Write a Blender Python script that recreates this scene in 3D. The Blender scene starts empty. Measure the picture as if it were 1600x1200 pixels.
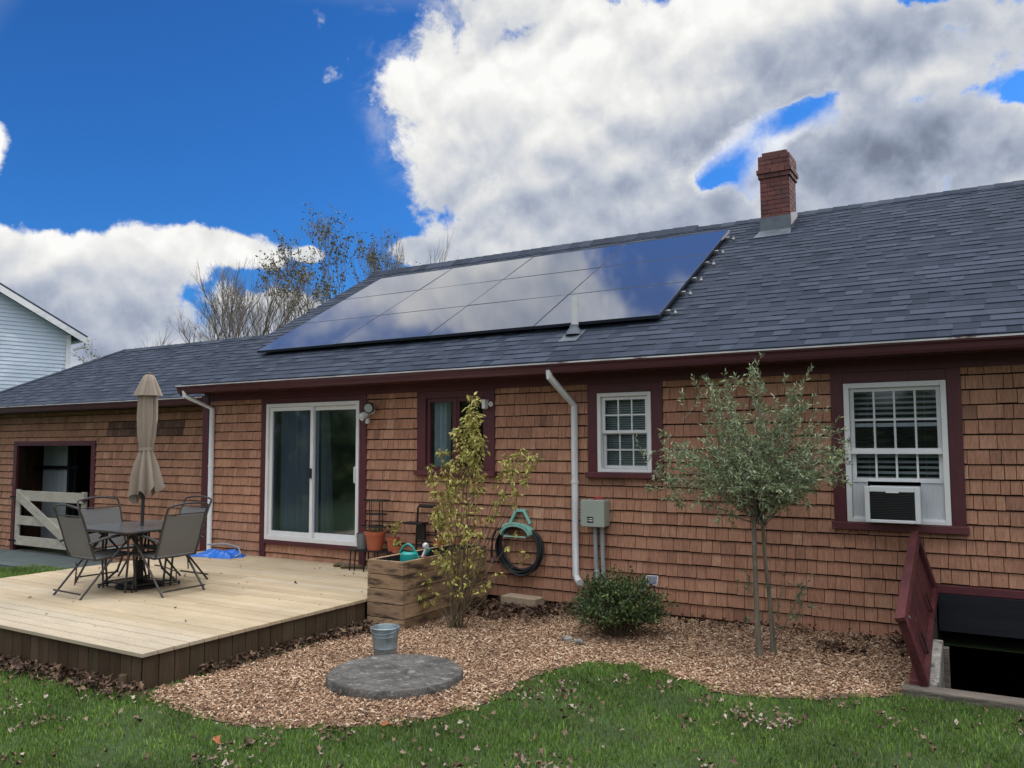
import bpy, math, random
import numpy as np
from mathutils import Vector, Matrix
R = math.radians
sc = bpy.context.scene
col = sc.collection
random.seed(7)
rng = np.random.default_rng(7)

# ------------------------------------------------------------------ camera
CAM = Vector((0, -8.548, 1.83))
yaw, pitch, roll = R(30.9626), R(4.2477), R(-0.2296)
fw = Vector((-math.sin(yaw)*math.cos(pitch), math.cos(yaw)*math.cos(pitch), math.sin(pitch)))
r0 = Vector((math.cos(yaw), math.sin(yaw), 0)); u0 = r0.cross(fw)
rt = r0*math.cos(roll)+u0*math.sin(roll); up = -r0*math.sin(roll)+u0*math.cos(roll)
cam = bpy.data.cameras.new('camera'); camo = bpy.data.objects.new('camera', cam); col.objects.link(camo)
camo.matrix_world = Matrix(((rt.x, up.x, -fw.x, CAM.x), (rt.y, up.y, -fw.y, CAM.y), (rt.z, up.z, -fw.z, CAM.z), (0, 0, 0, 1)))
cam.sensor_width = 36; cam.lens = 1270.59/1600*36; cam.clip_start = 0.05; cam.clip_end = 3000
sc.camera = camo

# ------------------------------------------------------------------ light and sky
SUN_EL, SUN_AZ = 24.0, 28.0            # azimuth measured from +y towards +x: behind the house
sc.view_settings.view_transform = 'Standard'; sc.view_settings.look = 'None'
sc.view_settings.exposure = 0.0; sc.view_settings.gamma = 1.0
sun = bpy.data.lights.new('sun', 'SUN'); sun.energy = 2.0; sun.angle = R(0.5); sun.color = (1, .93, .84)
suno = bpy.data.objects.new('sun', sun); col.objects.link(suno)
sd = Vector((math.sin(R(SUN_AZ))*math.cos(R(SUN_EL)), math.cos(R(SUN_AZ))*math.cos(R(SUN_EL)), math.sin(R(SUN_EL))))
suno.rotation_euler = sd.to_track_quat('Z', 'Y').to_euler(); suno.location = (10, 20, 12)

world = bpy.data.worlds.new('World'); sc.world = world; world.use_nodes = True
nt = world.node_tree; nt.nodes.clear()
def N(t, **k):
    n = nt.nodes.new(t)
    for a, b in k.items(): setattr(n, a, b)
    return n
L = lambda a, b: nt.links.new(a, b)
def M(op, a, b=None, c=None, clamp=False):
    n = N('ShaderNodeMath', operation=op); n.use_clamp = clamp
    for i, v in enumerate((a, b, c)):
        if v is None: continue
        if isinstance(v, (int, float)): n.inputs[i].default_value = v
        else: L(v, n.inputs[i])
    return n.outputs[0]
def VM(op, a, b=None):
    n = N('ShaderNodeVectorMath', operation=op)
    for i, v in enumerate((a, b)):
        if v is None: continue
        if isinstance(v, (tuple, Vector)): n.inputs[i].default_value = tuple(v)
        else: L(v, n.inputs[i])
    return n
def SM(v, a, b):
    n = N('ShaderNodeMapRange', interpolation_type='SMOOTHSTEP'); L(v, n.inputs[0])
    n.inputs[1].default_value = a; n.inputs[2].default_value = b
    return n.outputs[0]
tc = N('ShaderNodeTexCoord'); D = tc.outputs['Generated']
sky = N('ShaderNodeTexSky', sky_type='NISHITA'); sky.sun_disc = False
sky.sun_elevation = R(SUN_EL); sky.sun_rotation = R(SUN_AZ); sky.altitude = 50; sky.air_density = 1.0; sky.dust_density = 0.3; sky.ozone_density = 5.0
def fbm(scale, off, detail=9, rough=.56, dist=.25, sz=1.5):
    v = VM('ADD', VM('MULTIPLY', D, (1, 1, sz)).outputs[0], off).outputs[0]
    n = N('ShaderNodeTexNoise'); n.inputs['Scale'].default_value = scale; n.inputs['Detail'].default_value = detail
    n.inputs['Roughness'].default_value = rough; n.inputs['Distortion'].default_value = dist
    L(v, n.inputs['Vector']); return n.outputs[0]
def blob(az, el, ra, re, rot=0):
    az, el = R(az), R(el)
    c = Vector((math.sin(az)*math.cos(el), math.cos(az)*math.cos(el), math.sin(el)))
    t1 = Vector((math.cos(az), -math.sin(az), 0)); t2 = t1.cross(c)
    cr, sr = math.cos(R(rot)), math.sin(R(rot)); t1, t2 = t1*cr+t2*sr, t2*cr-t1*sr
    a = VM('DOT_PRODUCT', D, t1/math.tan(R(ra))).outputs['Value']; b = VM('DOT_PRODUCT', D, t2/math.tan(R(re))).outputs['Value']
    k = VM('DOT_PRODUCT', D, c).outputs['Value']
    r = M('SQRT', M('ADD', M('MULTIPLY', a, a), M('MULTIPLY', b, b)))
    r = M('ADD', r, M('MULTIPLY', M('LESS_THAN', k, 0.2), 9.0))
    return M('SUBTRACT', 1.0, r)
def union(bl):
    o = None
    for b in bl:
        v = blob(*b); o = v if o is None else M('SMOOTH_MAX', o, v, .25)
    return o
cl_in = union([(-27.5, 22.5, 10.5, 7.6), (-33.0, 22.5, 5.0, 6.8), (-13.5, 26.0, 14.5, 4.6), (-2, 24.2, 8.5, 3.6), (-27.3, 15.6, 8.2, 4.2),
               (-32.8, 13.4, 4.2, 2.2), (-2.6, 18.6, 8.5, 2.9), (-7.4, 15.6, 5.6, 2.6), (1.5, 15.0, 5.3, 3.2), (-19.5, 14.6, 5.5, 3.2),
               (-61.0, 8.4, 11.0, 4.2), (-61.5, 11.0, 5.0, 2.2), (-56.0, 11.6, 5.0, 2.2), (-51.5, 12.9, 4.6, 1.3), (-58.0, 7.0, 9.0, 4.6), (-65.2, 17.4, 1.6, 2.6),
               (-7.5, 13.0, 7, 3.4), (1.0, 13.0, 6, 3.0), (-37.8, 13.4, 2.4, 1.0), (-45.3, 12.9, 1.0, .5), (-46.5, 8.5, 5, 2.0)])
hole = union([(-11.4, 21.2, 2.6, .7, 22), (-15.8, 18.2, 2.6, .9, 38), (2.2, 20.3, 2.4, 1.3), (-2.5, 26.8, 3, 1.0)])
def puff(off):
    t = None
    for k_, (sc_, am) in enumerate(((7, 1.0), (15, .6), (33, .32))):
        n = N('ShaderNodeTexNoise'); n.inputs['Scale'].default_value = sc_; n.inputs['Detail'].default_value = 1.0 if k_ < 2 else 4.0; n.inputs['Distortion'].default_value = .15
        L(VM('ADD', D, off).outputs[0], n.inputs['Vector']); v = M('MULTIPLY', M('ABSOLUTE', M('SUBTRACT', n.outputs[0], .5)), am*2.6); t = v if t is None else M('ADD', t, v)
    return M('SUBTRACT', t, .40)
n1 = fbm(6.0, (3.1, 1.7, .4), 7, .60, .2, 1.0); n2 = fbm(20, (1, 2, 3), 9, .64, .3, 1.0)
UPL = (.004, -.004, -.022)
p1 = puff((.3, .2, .1)); p1b = puff((.3+UPL[0], .2+UPL[1], .1-UPL[2]))
n3 = fbm(3.0, (5.2, .3, 2.2), 10, .58, .3, 1.3)
n4 = fbm(2.6, (9.2, 4.3, 1.2), 5, .5, .2, 1.0)
nz = M('ADD', M('ADD', M('MULTIPLY', M('SUBTRACT', n1, .5), 4.6), M('MULTIPLY', p1, 1.3)), M('MULTIPLY', M('SUBTRACT', n2, .5), 2.9))
dens_in = M('SUBTRACT', M('ADD', M('MULTIPLY', SM(cl_in, -.85, .75), 2.7), M('MULTIPLY', nz, SM(cl_in, -1.3, -.5))), M('ADD', M('MULTIPLY', SM(M('ADD', hole, M('ADD', M('MULTIPLY', M('SUBTRACT', n1, .5), 6.0), M('MULTIPLY', M('SUBTRACT', n2, .5), 4.0))), -.6, 1.0), 2.3), .85))
a_in = SM(dens_in, -.15, .60)
thin = M('MULTIPLY', SM(blob(-36.5, 24.6, 4.6, 7.0), -.3, .6), .8)
a_thin = M('MULTIPLY', thin, SM(fbm(11, (.3, .9, 4), 12, .66, .4), .42, .68))
vd = M('ADD', M('SUBTRACT', SM(blob(-7, 18.5, 15, 9.0), -.3, .6), M('MULTIPLY', SM(hole, -1.2, .9), 1.1)), M('ADD', M('MULTIPLY', M('SUBTRACT', n1, .5), 2.2), M('MULTIPLY', M('SUBTRACT', n2, .5), 1.6)))
veil = M('MULTIPLY', M('MULTIPLY', SM(vd, .0, 1.1), .85), SM(blob(-7, 18.5, 15, 9.0), -.5, .2))
# clouds over the rest of the sky (overhead and behind the viewer)
kc = VM('DOT_PRODUCT', D, tuple(fw)).outputs['Value']
sep = N('ShaderNodeSeparateXYZ'); L(D, sep.inputs[0]); Z = sep.outputs[2]
outside = M('MAXIMUM', SM(kc, .80, .70), SM(Z, .475, .56))
cover = SM(kc, .2, -.3)
a_out = M('MULTIPLY', SM(M('ADD', n3, M('ADD', M('ADD', M('MULTIPLY', cover, .10), M('MULTIPLY', SM(kc, .60, .80), .055)), M('MULTIPLY', SM(Z, .62, .85), .08))), .47, .58), outside)
alpha = M('MAXIMUM', M('MAXIMUM', M('MAXIMUM', a_in, a_thin), veil), a_out, clamp=True)
# cloud brightness: sunlit rims and billows, greyer thick undersides
g1 = union([(-23.5, 15.6, 10.5, 5.6), (-17, 18.4, 10, 4.2, 25)])
g2 = union([(-59.5, 8.2, 9.5, 3.2), (-4.5, 18.0, 9, 3.4), (-27, 18.5, 6, 3), (-52, 8, 5, 1.6), (-9, 24.5, 9, 2)])
gl = M('MULTIPLY', M('MAXIMUM', SM(g1, -.9, .7), M('MULTIPLY', SM(g2, -.8, .8), .9)), SM(dens_in, -.3, 1.3))
bill = M('MULTIPLY', M('SUBTRACT', p1, p1b), .36)
lum = M('ADD', M('SUBTRACT', .84, M('MULTIPLY', gl, .44)), M('ADD', bill, M('ADD', M('MULTIPLY', M('SUBTRACT', n2, .5), .22), M('MULTIPLY', M('SUBTRACT', n4, .5), 1.2))))
lum = M('MINIMUM', M('MAXIMUM', lum, .24), .98)
lum2 = M('MULTIPLY', lum, M('ADD', 1.0, M('ADD', M('MULTIPLY', cover, .20), M('MULTIPLY', SM(Z, .64, .90), 3.1))))   # front-lit and overhead clouds are brighter
ccol = N('ShaderNodeMix', data_type='RGBA'); L(SM(lum, .25, .9), ccol.inputs[0])
ccol.inputs[6].default_value = (.78, .92, 1.22, 1); ccol.inputs[7].default_value = (1.0, .995, .975, 1)
tint = N('ShaderNodeMix', data_type='RGBA', blend_type='MULTIPLY'); tint.inputs[0].default_value = 1
L(sky.outputs[0], tint.inputs[6]); tint.inputs[7].default_value = (.29, .76, 1.28, 1)
bg1 = N('ShaderNodeBackground'); L(tint.outputs[2], bg1.inputs[0]); bg1.inputs[1].default_value = .115
bg2 = N('ShaderNodeBackground'); L(ccol.outputs[2], bg2.inputs[0]); L(lum2, bg2.inputs[1])
mx = N('ShaderNodeMixShader'); L(M('MULTIPLY', alpha, SM(Z, -.02, .02)), mx.inputs[0]); L(bg1.outputs[0], mx.inputs[1]); L(bg2.outputs[0], mx.inputs[2])
wo = N('ShaderNodeOutputWorld'); L(mx.outputs[0], wo.inputs[0])
world.cycles.sampling_method = 'MANUAL'; world.cycles.sample_map_resolution = 512

# ------------------------------------------------------------------ materials
def mat(name, ramp, rough=.7, noise=None, bump=None, metal=0, spec=.4, attr=True, grain=None, alpha=1, coat=0, trans=0, two=None):
    """ramp: colour or list of colours chosen by each face's own 'rnd' value; noise: (scale xyz, amount)"""
    m = bpy.data.materials.new(name); m.use_nodes = True; t = m.node_tree; b = t.nodes['Principled BSDF']
    b.inputs['Roughness'].default_value = rough; b.inputs['Metallic'].default_value = metal
    b.inputs['Specular IOR Level'].default_value = spec; b.inputs['Alpha'].default_value = alpha
    b.inputs['Coat Weight'].default_value = coat; b.inputs['Transmission Weight'].default_value = trans
    nn = lambda ty: t.nodes.new(ty); lk = lambda a, c: t.links.new(a, c)
    if isinstance(ramp, tuple):
        rg = nn('ShaderNodeRGB'); rg.outputs[0].default_value = (*ramp, 1); c = rg.outputs[0]
    else:
        at = nn('ShaderNodeAttribute'); at.attribute_name = 'rnd'
        cr = nn('ShaderNodeValToRGB'); e = cr.color_ramp.elements
        while len(e) < len(ramp): e.new(.5)
        for i, q in enumerate(ramp): e[i].position = i/(len(ramp)-1); e[i].color = (*q, 1)
        lk(at.outputs['Fac'], cr.inputs[0]); c = cr.outputs[0]
    tcx = nn('ShaderNodeTexCoord')
    def nz(scale, detail=5, rough=.6, dist=0):
        mp = nn('ShaderNodeMapping'); mp.inputs['Scale'].default_value = scale; lk(tcx.outputs['Object'], mp.inputs[0])
        n = nn('ShaderNodeTexNoise'); n.inputs['Scale'].default_value = 1; n.inputs['Detail'].default_value = detail
        n.inputs['Roughness'].default_value = rough; n.inputs['Distortion'].default_value = dist
        lk(mp.outputs[0], n.inputs['Vector']); return n.outputs[0]
    def mul(c, fac, lo, hi, f0=.3, f1=.7):
        mr = nn('ShaderNodeMapRange'); lk(fac, mr.inputs[0])
        for i, v in ((1, f0), (2, f1), (3, lo), (4, hi)): mr.inputs[i].default_value = v
        vm = nn('ShaderNodeVectorMath'); vm.operation = 'SCALE'; lk(c, vm.inputs[0]); lk(mr.outputs[0], vm.inputs['Scale']); return vm.outputs[0]
    for q in (noise, grain):
        if q: c = mul(c, nz(q[0], dist=q[2] if len(q) > 2 else 0), 1-q[1], 1+q[1])
    if two:   # second colour in patches: (colour, scale, threshold lo, hi)
        f = nz(two[1], 6, .65); mr = nn('ShaderNodeMapRange'); mr.interpolation_type = 'SMOOTHSTEP'; lk(f, mr.inputs[0]); mr.inputs[1].default_value = two[2]; mr.inputs[2].default_value = two[3]
        mi = nn('ShaderNodeMix'); mi.data_type = 'RGBA'; lk(mr.outputs[0], mi.inputs[0]); lk(c, mi.inputs[6]); mi.inputs[7].default_value = (*two[0], 1); c = mi.outputs[2]
    lk(c, b.inputs['Base Color'])
    if bump:
        bp = nn('ShaderNodeBump'); bp.inputs['Strength'].default_value = bump[1]; bp.inputs['Distance'].default_value = .01
        lk(nz(bump[0]), bp.inputs['Height']); lk(bp.outputs[0], b.inputs['Normal'])
    return m
X = {}
X['cedar'] = mat('cedar shingle', [(.022, .010, .007), (.17, .095, .07), (.305, .158, .105), (.365, .186, .120), (.405, .210, .135), (.445, .240, .155), (.48, .285, .19)], .75, noise=((1.3, 1.3, 1.1), .16), grain=((60, 60, 2.5), .26), two=((.17, .10, .075), (5, 5, 1.1), .60, .80), bump=((160, 160, 6), .35), spec=.25)
X['slate'] = mat('asphalt shingle', [(.030, .039, .060), (.042, .053, .078), (.052, .064, .094), (.066, .081, .114)], .85, noise=((.6, .6, .6), .12), grain=((160, 160, 160), .3), bump=((350, 350, 350), .4), spec=.12)
X['maroon'] = mat('maroon paint', (.088, .022, .029), .5, noise=((1.5, 1.5, 1.5), .18), grain=((30, 30, 4), .12), spec=.4)
X['maroonw'] = mat('worn maroon paint', (.105, .028, .036), .5, noise=((3, 3, 3), .25), two=((.45, .33, .3), (13, 13, 13), .66, .72), spec=.4)
X['maroonw2'] = mat('weathered maroon boards', (.080, .021, .024), .6, noise=((4, 4, 2), .35), two=((.24, .17, .16), (10, 16, 16), .64, .70), grain=((40, 6, 40), .25), spec=.3)
X['gutterm'] = mat('gutter paint', (.090, .026, .038), .38, noise=((.8, 4, 4), .15), spec=.5)
X['drip'] = mat('drip edge metal', (.50, .50, .50), .45, noise=((2, 20, 20), .35), metal=.0, two=((.12, .06, .06), (2.2, 9, 9), .56, .66))
X['white'] = mat('white vinyl', (.74, .75, .76), .42, noise=((4, 4, 4), .05), spec=.45)
X['whitem'] = mat('white painted metal', (.70, .72, .74), .38, noise=((4, 4, 2.2), .10), spec=.5, grain=((40, 40, 3), .06))
X['glass'] = None
def glassmat(name, tintc, gl=.12, rough=.0):
    m = bpy.data.materials.new(name); m.use_nodes = True; t = m.node_tree; t.nodes.clear()
    tr = t.nodes.new('ShaderNodeBsdfTransparent'); tr.inputs[0].default_value = (*tintc, 1)
    g = t.nodes.new('ShaderNodeBsdfGlossy'); g.inputs['Roughness'].default_value = rough; g.inputs[0].default_value = (.9, .95, 1, 1)
    f = t.nodes.new('ShaderNodeFresnel'); f.inputs[0].default_value = 1.5
    mm = t.nodes.new('ShaderNodeMath'); mm.operation = 'MULTIPLY_ADD'; mm.inputs[1].default_value = .9; mm.inputs[2].default_value = gl
    mi = t.nodes.new('ShaderNodeMixShader'); o = t.nodes.new('ShaderNodeOutputMaterial')
    t.links.new(f.outputs[0], mm.inputs[0]); t.links.new(mm.outputs[0], mi.inputs[0]); t.links.new(tr.outputs[0], mi.inputs[1]); t.links.new(g.outputs[0], mi.inputs[2]); t.links.new(mi.outputs[0], o.inputs[0])
    return m
X['glass'] = glassmat('window glass', (.90, .94, .97), .0, .05)
X['screen'] = mat('insect screen', (.03, .035, .045), .8, alpha=.06)
X['foundation'] = mat('foundation', (.05, .048, .045), .9, noise=((5, 5, 5), .3))
X['room'] = mat('room plaster', (.16, .17, .17), .9)
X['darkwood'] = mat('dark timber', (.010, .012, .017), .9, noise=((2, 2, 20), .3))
X['curtain'] = mat('curtain cloth', (.80, .86, .95), .9, noise=((30, 3, .6), .25), spec=.1)
X['curtainw'] = mat('pale curtain cloth', (.62, .68, .70), .9, noise=((30, 3, .6), .12), spec=.1)
X['blind'] = mat('blind slats', (.62, .66, .62), .6)
X['brick'] = mat('brick', [(.11, .048, .048), (.15, .06, .055), (.18, .075, .065)], .9, noise=((10, 10, 10), .25), two=((.07, .05, .05), (2.5, 2.5, 2.5), .52, .68), bump=((60, 60, 60), .4))
X['lead'] = mat('lead flashing', (.11, .13, .16), .6, noise=((9, 9, 9), .2), metal=.2, two=((.42, .43, .43), (9, 9, 14), .62, .72))
X['pvc'] = mat('pvc pipe', (.58, .60, .60), .5, noise=((10, 10, 5), .08))
X['panel'] = mat('solar glass', [(.055, .062, .085), (.055, .062, .085)], .05, spec=.9, coat=1.0)
X['pframe'] = mat('black aluminium', (.03, .035, .05), .45, metal=.2, spec=.5)
X['alu'] = mat('aluminium', (.30, .31, .32), .5, metal=.5)
X['deck'] = mat('deck pine', [(.40, .315, .21), (.44, .35, .235), (.47, .375, .25), (.49, .395, .27), (.46, .39, .29)], .72, noise=((.9, 1.4, 1), .13), grain=((3.5, 90, 20), .13), two=((.22, .15, .09), (7.0, 30, 5), .68, .76), spec=.25)
X['deckend'] = mat('deck skirt', [(.060, .040, .024), (.078, .052, .032), (.095, .066, .042), (.074, .056, .034)], .8, noise=((6, 6, 1.5), .22), grain=((60, 60, 4), .2), spec=.2)
X['planterw'] = mat('planter plank', [(.20, .13, .08), (.36, .24, .14), (.42, .29, .175), (.27, .18, .115)], .8, noise=((3, 3, 14), .25), grain=((8, 8, 80), .16), two=((.06, .045, .035), (2.5, 2.5, 12), .47, .66), spec=.2)
X['planterd'] = mat('planter inner liner', (.02, .02, .022), .8, noise=((12, 12, 12), .4))
X['soil'] = mat('soil', (.035, .025, .018), .95, noise=((30, 30, 30), .5), bump=((60, 60, 60), 1))
X['frame'] = mat('bronze powder coat', (.052, .048, .046), .42, spec=.5, metal=.3)
X['sling'] = mat('sling mesh', (.19, .19, .19), .75, grain=((300, 300, 300), .12), alpha=.86, spec=.3)
X['ttop'] = mat('slate glass tabletop', (.10, .115, .125), .17, noise=((9, 9, 9), .25), spec=.6)
X['canvas'] = mat('umbrella canvas', (.30, .25, .205), .9, noise=((4, 4, 2), .12), spec=.1)
X['iron'] = mat('black iron', (.014, .014, .016), .5, metal=.3)
X['terra'] = mat('terracotta plastic', (.42, .115, .055), .55, noise=((5, 5, 9), .14))
X['greypot'] = mat('grey plastic', (.14, .155, .16), .5, noise=((8, 8, 3), .15))
X['teal'] = mat('teal plastic', (.012, .30, .28), .38, noise=((6, 6, 6), .08), spec=.5)
X['tealp'] = mat('faded teal plastic', (.26, .58, .50), .5, noise=((12, 12, 12), .14))
X['hose'] = mat('rubber hose', (.018, .02, .024), .42, spec=.5)
X['galv'] = mat('galvanised steel', (.30, .37, .40), .42, metal=.55, noise=((9, 9, 9), .25), grain=((40, 40, 90), .12))
X['water'] = mat('dark water', (.015, .018, .015), .05, spec=.5)
X['concrete'] = mat('weathered concrete', (.115, .109, .102), .9, noise=((3.5, 3.5, 3.5), .5), grain=((40, 40, 40), .38), two=((.24, .24, .23), (10, 10, 10), .54, .68), bump=((80, 80, 80), .8), spec=.2)
X['paver'] = mat('tan block', (.40, .31, .22), .9, noise=((12, 12, 12), .12), grain=((90, 90, 90), .12), bump=((120, 120, 120), .5))
X['boxm'] = mat('enclosure plastic', (.36, .41, .36), .45, noise=((4, 4, 4), .05))
X['blackp'] = mat('black plastic', (.012, .012, .013), .45)
X['red'] = mat('red plastic', (.45, .05, .05), .5)
X['conduit'] = mat('grey conduit', (.34, .37, .38), .5, noise=((8, 8, 2), .12))
X['acgrille'] = mat('dark grille', (.03, .033, .038), .6)
X['acw'] = mat('ac casing', (.66, .69, .72), .45, noise=((5, 5, 5), .05))
X['tarp'] = mat('blue tarpaulin', (.015, .16, .66), .35, noise=((12, 12, 12), .15), spec=.5)
X['gate'] = mat('whitewashed timber', (.46, .43, .37), .85, noise=((3, 3, 5), .16), grain=((5, 5, 70), .14), two=((.22, .17, .12), (9, 9, 20), .62, .75))
X['bark'] = mat('smooth grey bark', (.16, .14, .105), .85, noise=((20, 20, 4), .3), two=((.24, .24, .20), (12, 12, 6), .55, .70))
X['twig'] = mat('twig bark', (.13, .10, .06), .85, noise=((15, 15, 5), .25))
X['farbark'] = mat('distant bark', (.17, .145, .12), .9, noise=((.8, .8, .8), .2))
X['olive'] = mat('silvery leaves', [(.10, .145, .075), (.16, .215, .11), (.24, .30, .16), (.42, .46, .29), (.32, .31, .09)], .55, spec=.4)
X['yellow'] = mat('yellowing leaves', [(.17, .20, .05), (.30, .29, .07), (.42, .38, .10), (.54, .48, .16), (.27, .21, .08)], .6, spec=.3)
X['boxleaf'] = mat('dark evergreen leaves', [(.025, .045, .022), (.045, .075, .032), (.07, .115, .042), (.12, .17, .045), (.24, .26, .07)], .5, spec=.4)
X['farleaf'] = mat('sparse olive leaves', [(.07, .085, .035), (.12, .12, .05), (.16, .13, .06)], .7)
X['grass'] = mat('grass blades', [(.065, .125, .020), (.10, .185, .030), (.135, .235, .04), (.18, .28, .055), (.26, .28, .10)], .6, spec=.3, noise=((1.3, 1.3, 1), .42))
X['ground'] = mat('turf soil', (.038, .062, .02), .95, noise=((2, 2, 2), .3), grain=((30, 30, 30), .3))
X['mulch'] = mat('mulch base', (.16, .10, .065), .95, noise=((40, 40, 40), .4), bump=((90, 90, 90), 1))
X['chip'] = mat('wood chips', [(.09, .046, .027), (.19, .105, .063), (.345, .21, .13), (.50, .345, .23), (.76, .61, .46)], .85, spec=.2, noise=((1.2, 1.2, 1), .22))
X['leaf'] = mat('dead leaves', [(.05, .03, .02), (.10, .06, .04), (.165, .105, .07), (.26, .19, .14), (.42, .36, .30)], .75, spec=.3)
X['pileleaf'] = mat('dark dead leaves', [(.045, .028, .022), (.08, .048, .034), (.13, .08, .052), (.22, .14, .09)], .75, spec=.3)
X['orange'] = mat('orange leaf', (.36, .13, .05), .6)
X['siding'] = mat('pale blue siding', [(.52, .60, .70), (.55, .63, .73)], .6, noise=((1, 1, 1), .04))
X['pathm'] = mat('path concrete', (.10, .125, .125), .9, noise=((3, 3, 3), .2))
X['stone'] = mat('weathered whitewashed stone', (.26, .25, .23), .9, noise=((14, 14, 4), .35), two=((.09, .085, .08), (18, 18, 7), .48, .6), bump=((30, 30, 15), 1))
X['sillwood'] = mat('weathered sill timber', (.14, .12, .10), .9, noise=((3, 20, 20), .4), grain=((10, 90, 90), .3), bump=((10, 60, 60), 1))
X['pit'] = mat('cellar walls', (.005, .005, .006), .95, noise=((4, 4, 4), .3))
X['mirror'] = mat('small solar cell', (.02, .03, .06), .04, spec=1, coat=1, metal=.7)
X['lampglass'] = mat('lamp lens', (.30, .32, .32), .12, spec=.8)

# ------------------------------------------------------------------ mesh tools
def wloc(p):
    v = Vector((0, 0, 0))
    while p is not None: v += p.location; p = p.parent
    return v
class MB:
    def __init__(s): s.v = []; s.f = []; s.c = []
    def add(s, vs, fs, c=None):
        o = len(s.v); s.v += [tuple(q) for q in vs]
        c = random.random() if c is None else c
        for q in fs: s.f.append(tuple(i+o for i in q)); s.c.append(c)
        return s
    def box(s, x0, y0, z0, x1, y1, z1, c=None):
        return s.add([(x0, y0, z0), (x1, y0, z0), (x1, y1, z0), (x0, y1, z0), (x0, y0, z1), (x1, y0, z1), (x1, y1, z1), (x0, y1, z1)],
                     [(0, 3, 2, 1), (4, 5, 6, 7), (0, 1, 5, 4), (1, 2, 6, 5), (2, 3, 7, 6), (3, 0, 4, 7)], c)
    def bar(s, a, b, w, h, upv=(0, 0, 1), c=None):
        a, b = Vector(a), Vector(b); d = (b-a).normalized(); u = Vector(upv); x = d.cross(u).normalized()*w/2; y = x.cross(d).normalized()*h/2
        vs = [p+i*x+j*y for p in (a, b) for i, j in ((-1, -1), (1, -1), (1, 1), (-1, 1))]
        return s.add(vs, [(0, 1, 2, 3), (7, 6, 5, 4), (0, 4, 5, 1), (1, 5, 6, 2), (2, 6, 7, 3), (3, 7, 4, 0)], c)
    def tube(s, pts, r, n=8, caps=True, c=None, sx=1, closed=False):
        pts = [Vector(p) for p in pts]; rs = r if isinstance(r, (list, tuple)) else [r]*len(pts)
        c = random.random() if c is None else c
        o = len(s.v); t0 = (pts[1]-pts[0]).normalized()
        ref = Vector((0, 0, 1)) if abs(t0.z) < .9 else Vector((1, 0, 0)); x = t0.cross(ref).normalized()
        m = len(pts)
        for i, p in enumerate(pts):
            t = (pts[min(i+1, m-1)]-pts[max(i-1, 0)]).normalized() if not closed else (pts[(i+1) % m]-pts[i-1]).normalized()
            x = (x-t*x.dot(t)).normalized(); y = t.cross(x)
            for k in range(n):
                a = 2*math.pi*k/n; s.v.append(tuple(p+(x*math.cos(a)*sx+y*math.sin(a))*rs[i]))
        for i in range(m if closed else m-1):
            j = (i+1) % m
            for k in range(n):
                s.f.append((o+i*n+k, o+i*n+(k+1) % n, o+j*n+(k+1) % n, o+j*n+k)); s.c.append(c)
        if caps and not closed:
            s.f.append(tuple(o+k for k in range(n))[::-1]); s.c.append(c); s.f.append(tuple(o+(m-1)*n+k for k in range(n))); s.c.append(c)
        return s
    def lathe(s, prof, cx, cy, n=32, c=None, wob=None, cap0=True, cap1=True):
        o = len(s.v); c = random.random() if c is None else c
        for i, (r, z) in enumerate(prof):
            for k in range(n):
                a = 2*math.pi*k/n; q = wob(a, z, r) if wob else r
                s.v.append((cx+q*math.cos(a), cy+q*math.sin(a), z))
        for i in range(len(prof)-1):
            for k in range(n):
                s.f.append((o+i*n+k, o+i*n+(k+1) % n, o+(i+1)*n+(k+1) % n, o+(i+1)*n+k)); s.c.append(c)
        if cap0: s.f.append(tuple(o+k for k in range(n))[::-1]); s.c.append(c)
        if cap1: m = len(prof)-1; s.f.append(tuple(o+m*n+k for k in range(n))); s.c.append(c)
        return s
    def prism(s, poly, axis, a, b, c=None):   # poly in the two other axes
        def P3(p, w): q = list(p); q.insert(axis, w); return tuple(q)
        n = len(poly); vs = [P3(p, a) for p in poly]+[P3(p, b) for p in poly]
        fs = [tuple(range(n))[::-1], tuple(range(n, 2*n))]+[(i, (i+1) % n, n+(i+1) % n, n+i) for i in range(n)]
        return s.add(vs, fs, c)
    def build(s, name, m, parent=None, bevel=0, smooth=False, local=False):
        me = bpy.data.meshes.new(name)
        base = Vector((0, 0, 0)) if (local or parent is None) else wloc(parent)
        me.from_pydata([(p[0]-base.x, p[1]-base.y, p[2]-base.z) for p in s.v], [], s.f); me.materials.append(m)
        at = me.attributes.new('rnd', 'FLOAT', 'FACE'); at.data.foreach_set('value', s.c)
        if smooth: me.shade_smooth(); me.set_sharp_from_angle(angle=R(40))
        o = bpy.data.objects.new(name, me); col.objects.link(o)
        if parent is not None: o.parent = parent
        if bevel:
            bv = o.modifiers.new('bevel', 'BEVEL'); bv.width = bevel; bv.segments = 2; bv.limit_method = 'ANGLE'; bv.angle_limit = R(40); bv.harden_normals = False
        return o
def bulk(name, V, F, m, rnd, parent=None, smooth=False):
    """V (n,3), F (m,k) arrays of equal-sized faces"""
    me = bpy.data.meshes.new(name); base = np.array(wloc(parent)) if parent else np.zeros(3)
    me.vertices.add(len(V)); me.vertices.foreach_set('co', (V-base).astype(np.float32).ravel())
    k = F.shape[1]; me.loops.add(F.size); me.polygons.add(len(F))
    me.loops.foreach_set('vertex_index', F.astype(np.int32).ravel()); me.polygons.foreach_set('loop_start', np.arange(0, F.size, k, dtype=np.int32))
    me.update(calc_edges=True); me.materials.append(m)
    at = me.attributes.new('rnd', 'FLOAT', 'FACE'); at.data.foreach_set('value', rnd.astype(np.float32))
    if smooth: me.shade_smooth()
    o = bpy.data.objects.new(name, me); col.objects.link(o)
    if parent: o.parent = parent
    return o
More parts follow.
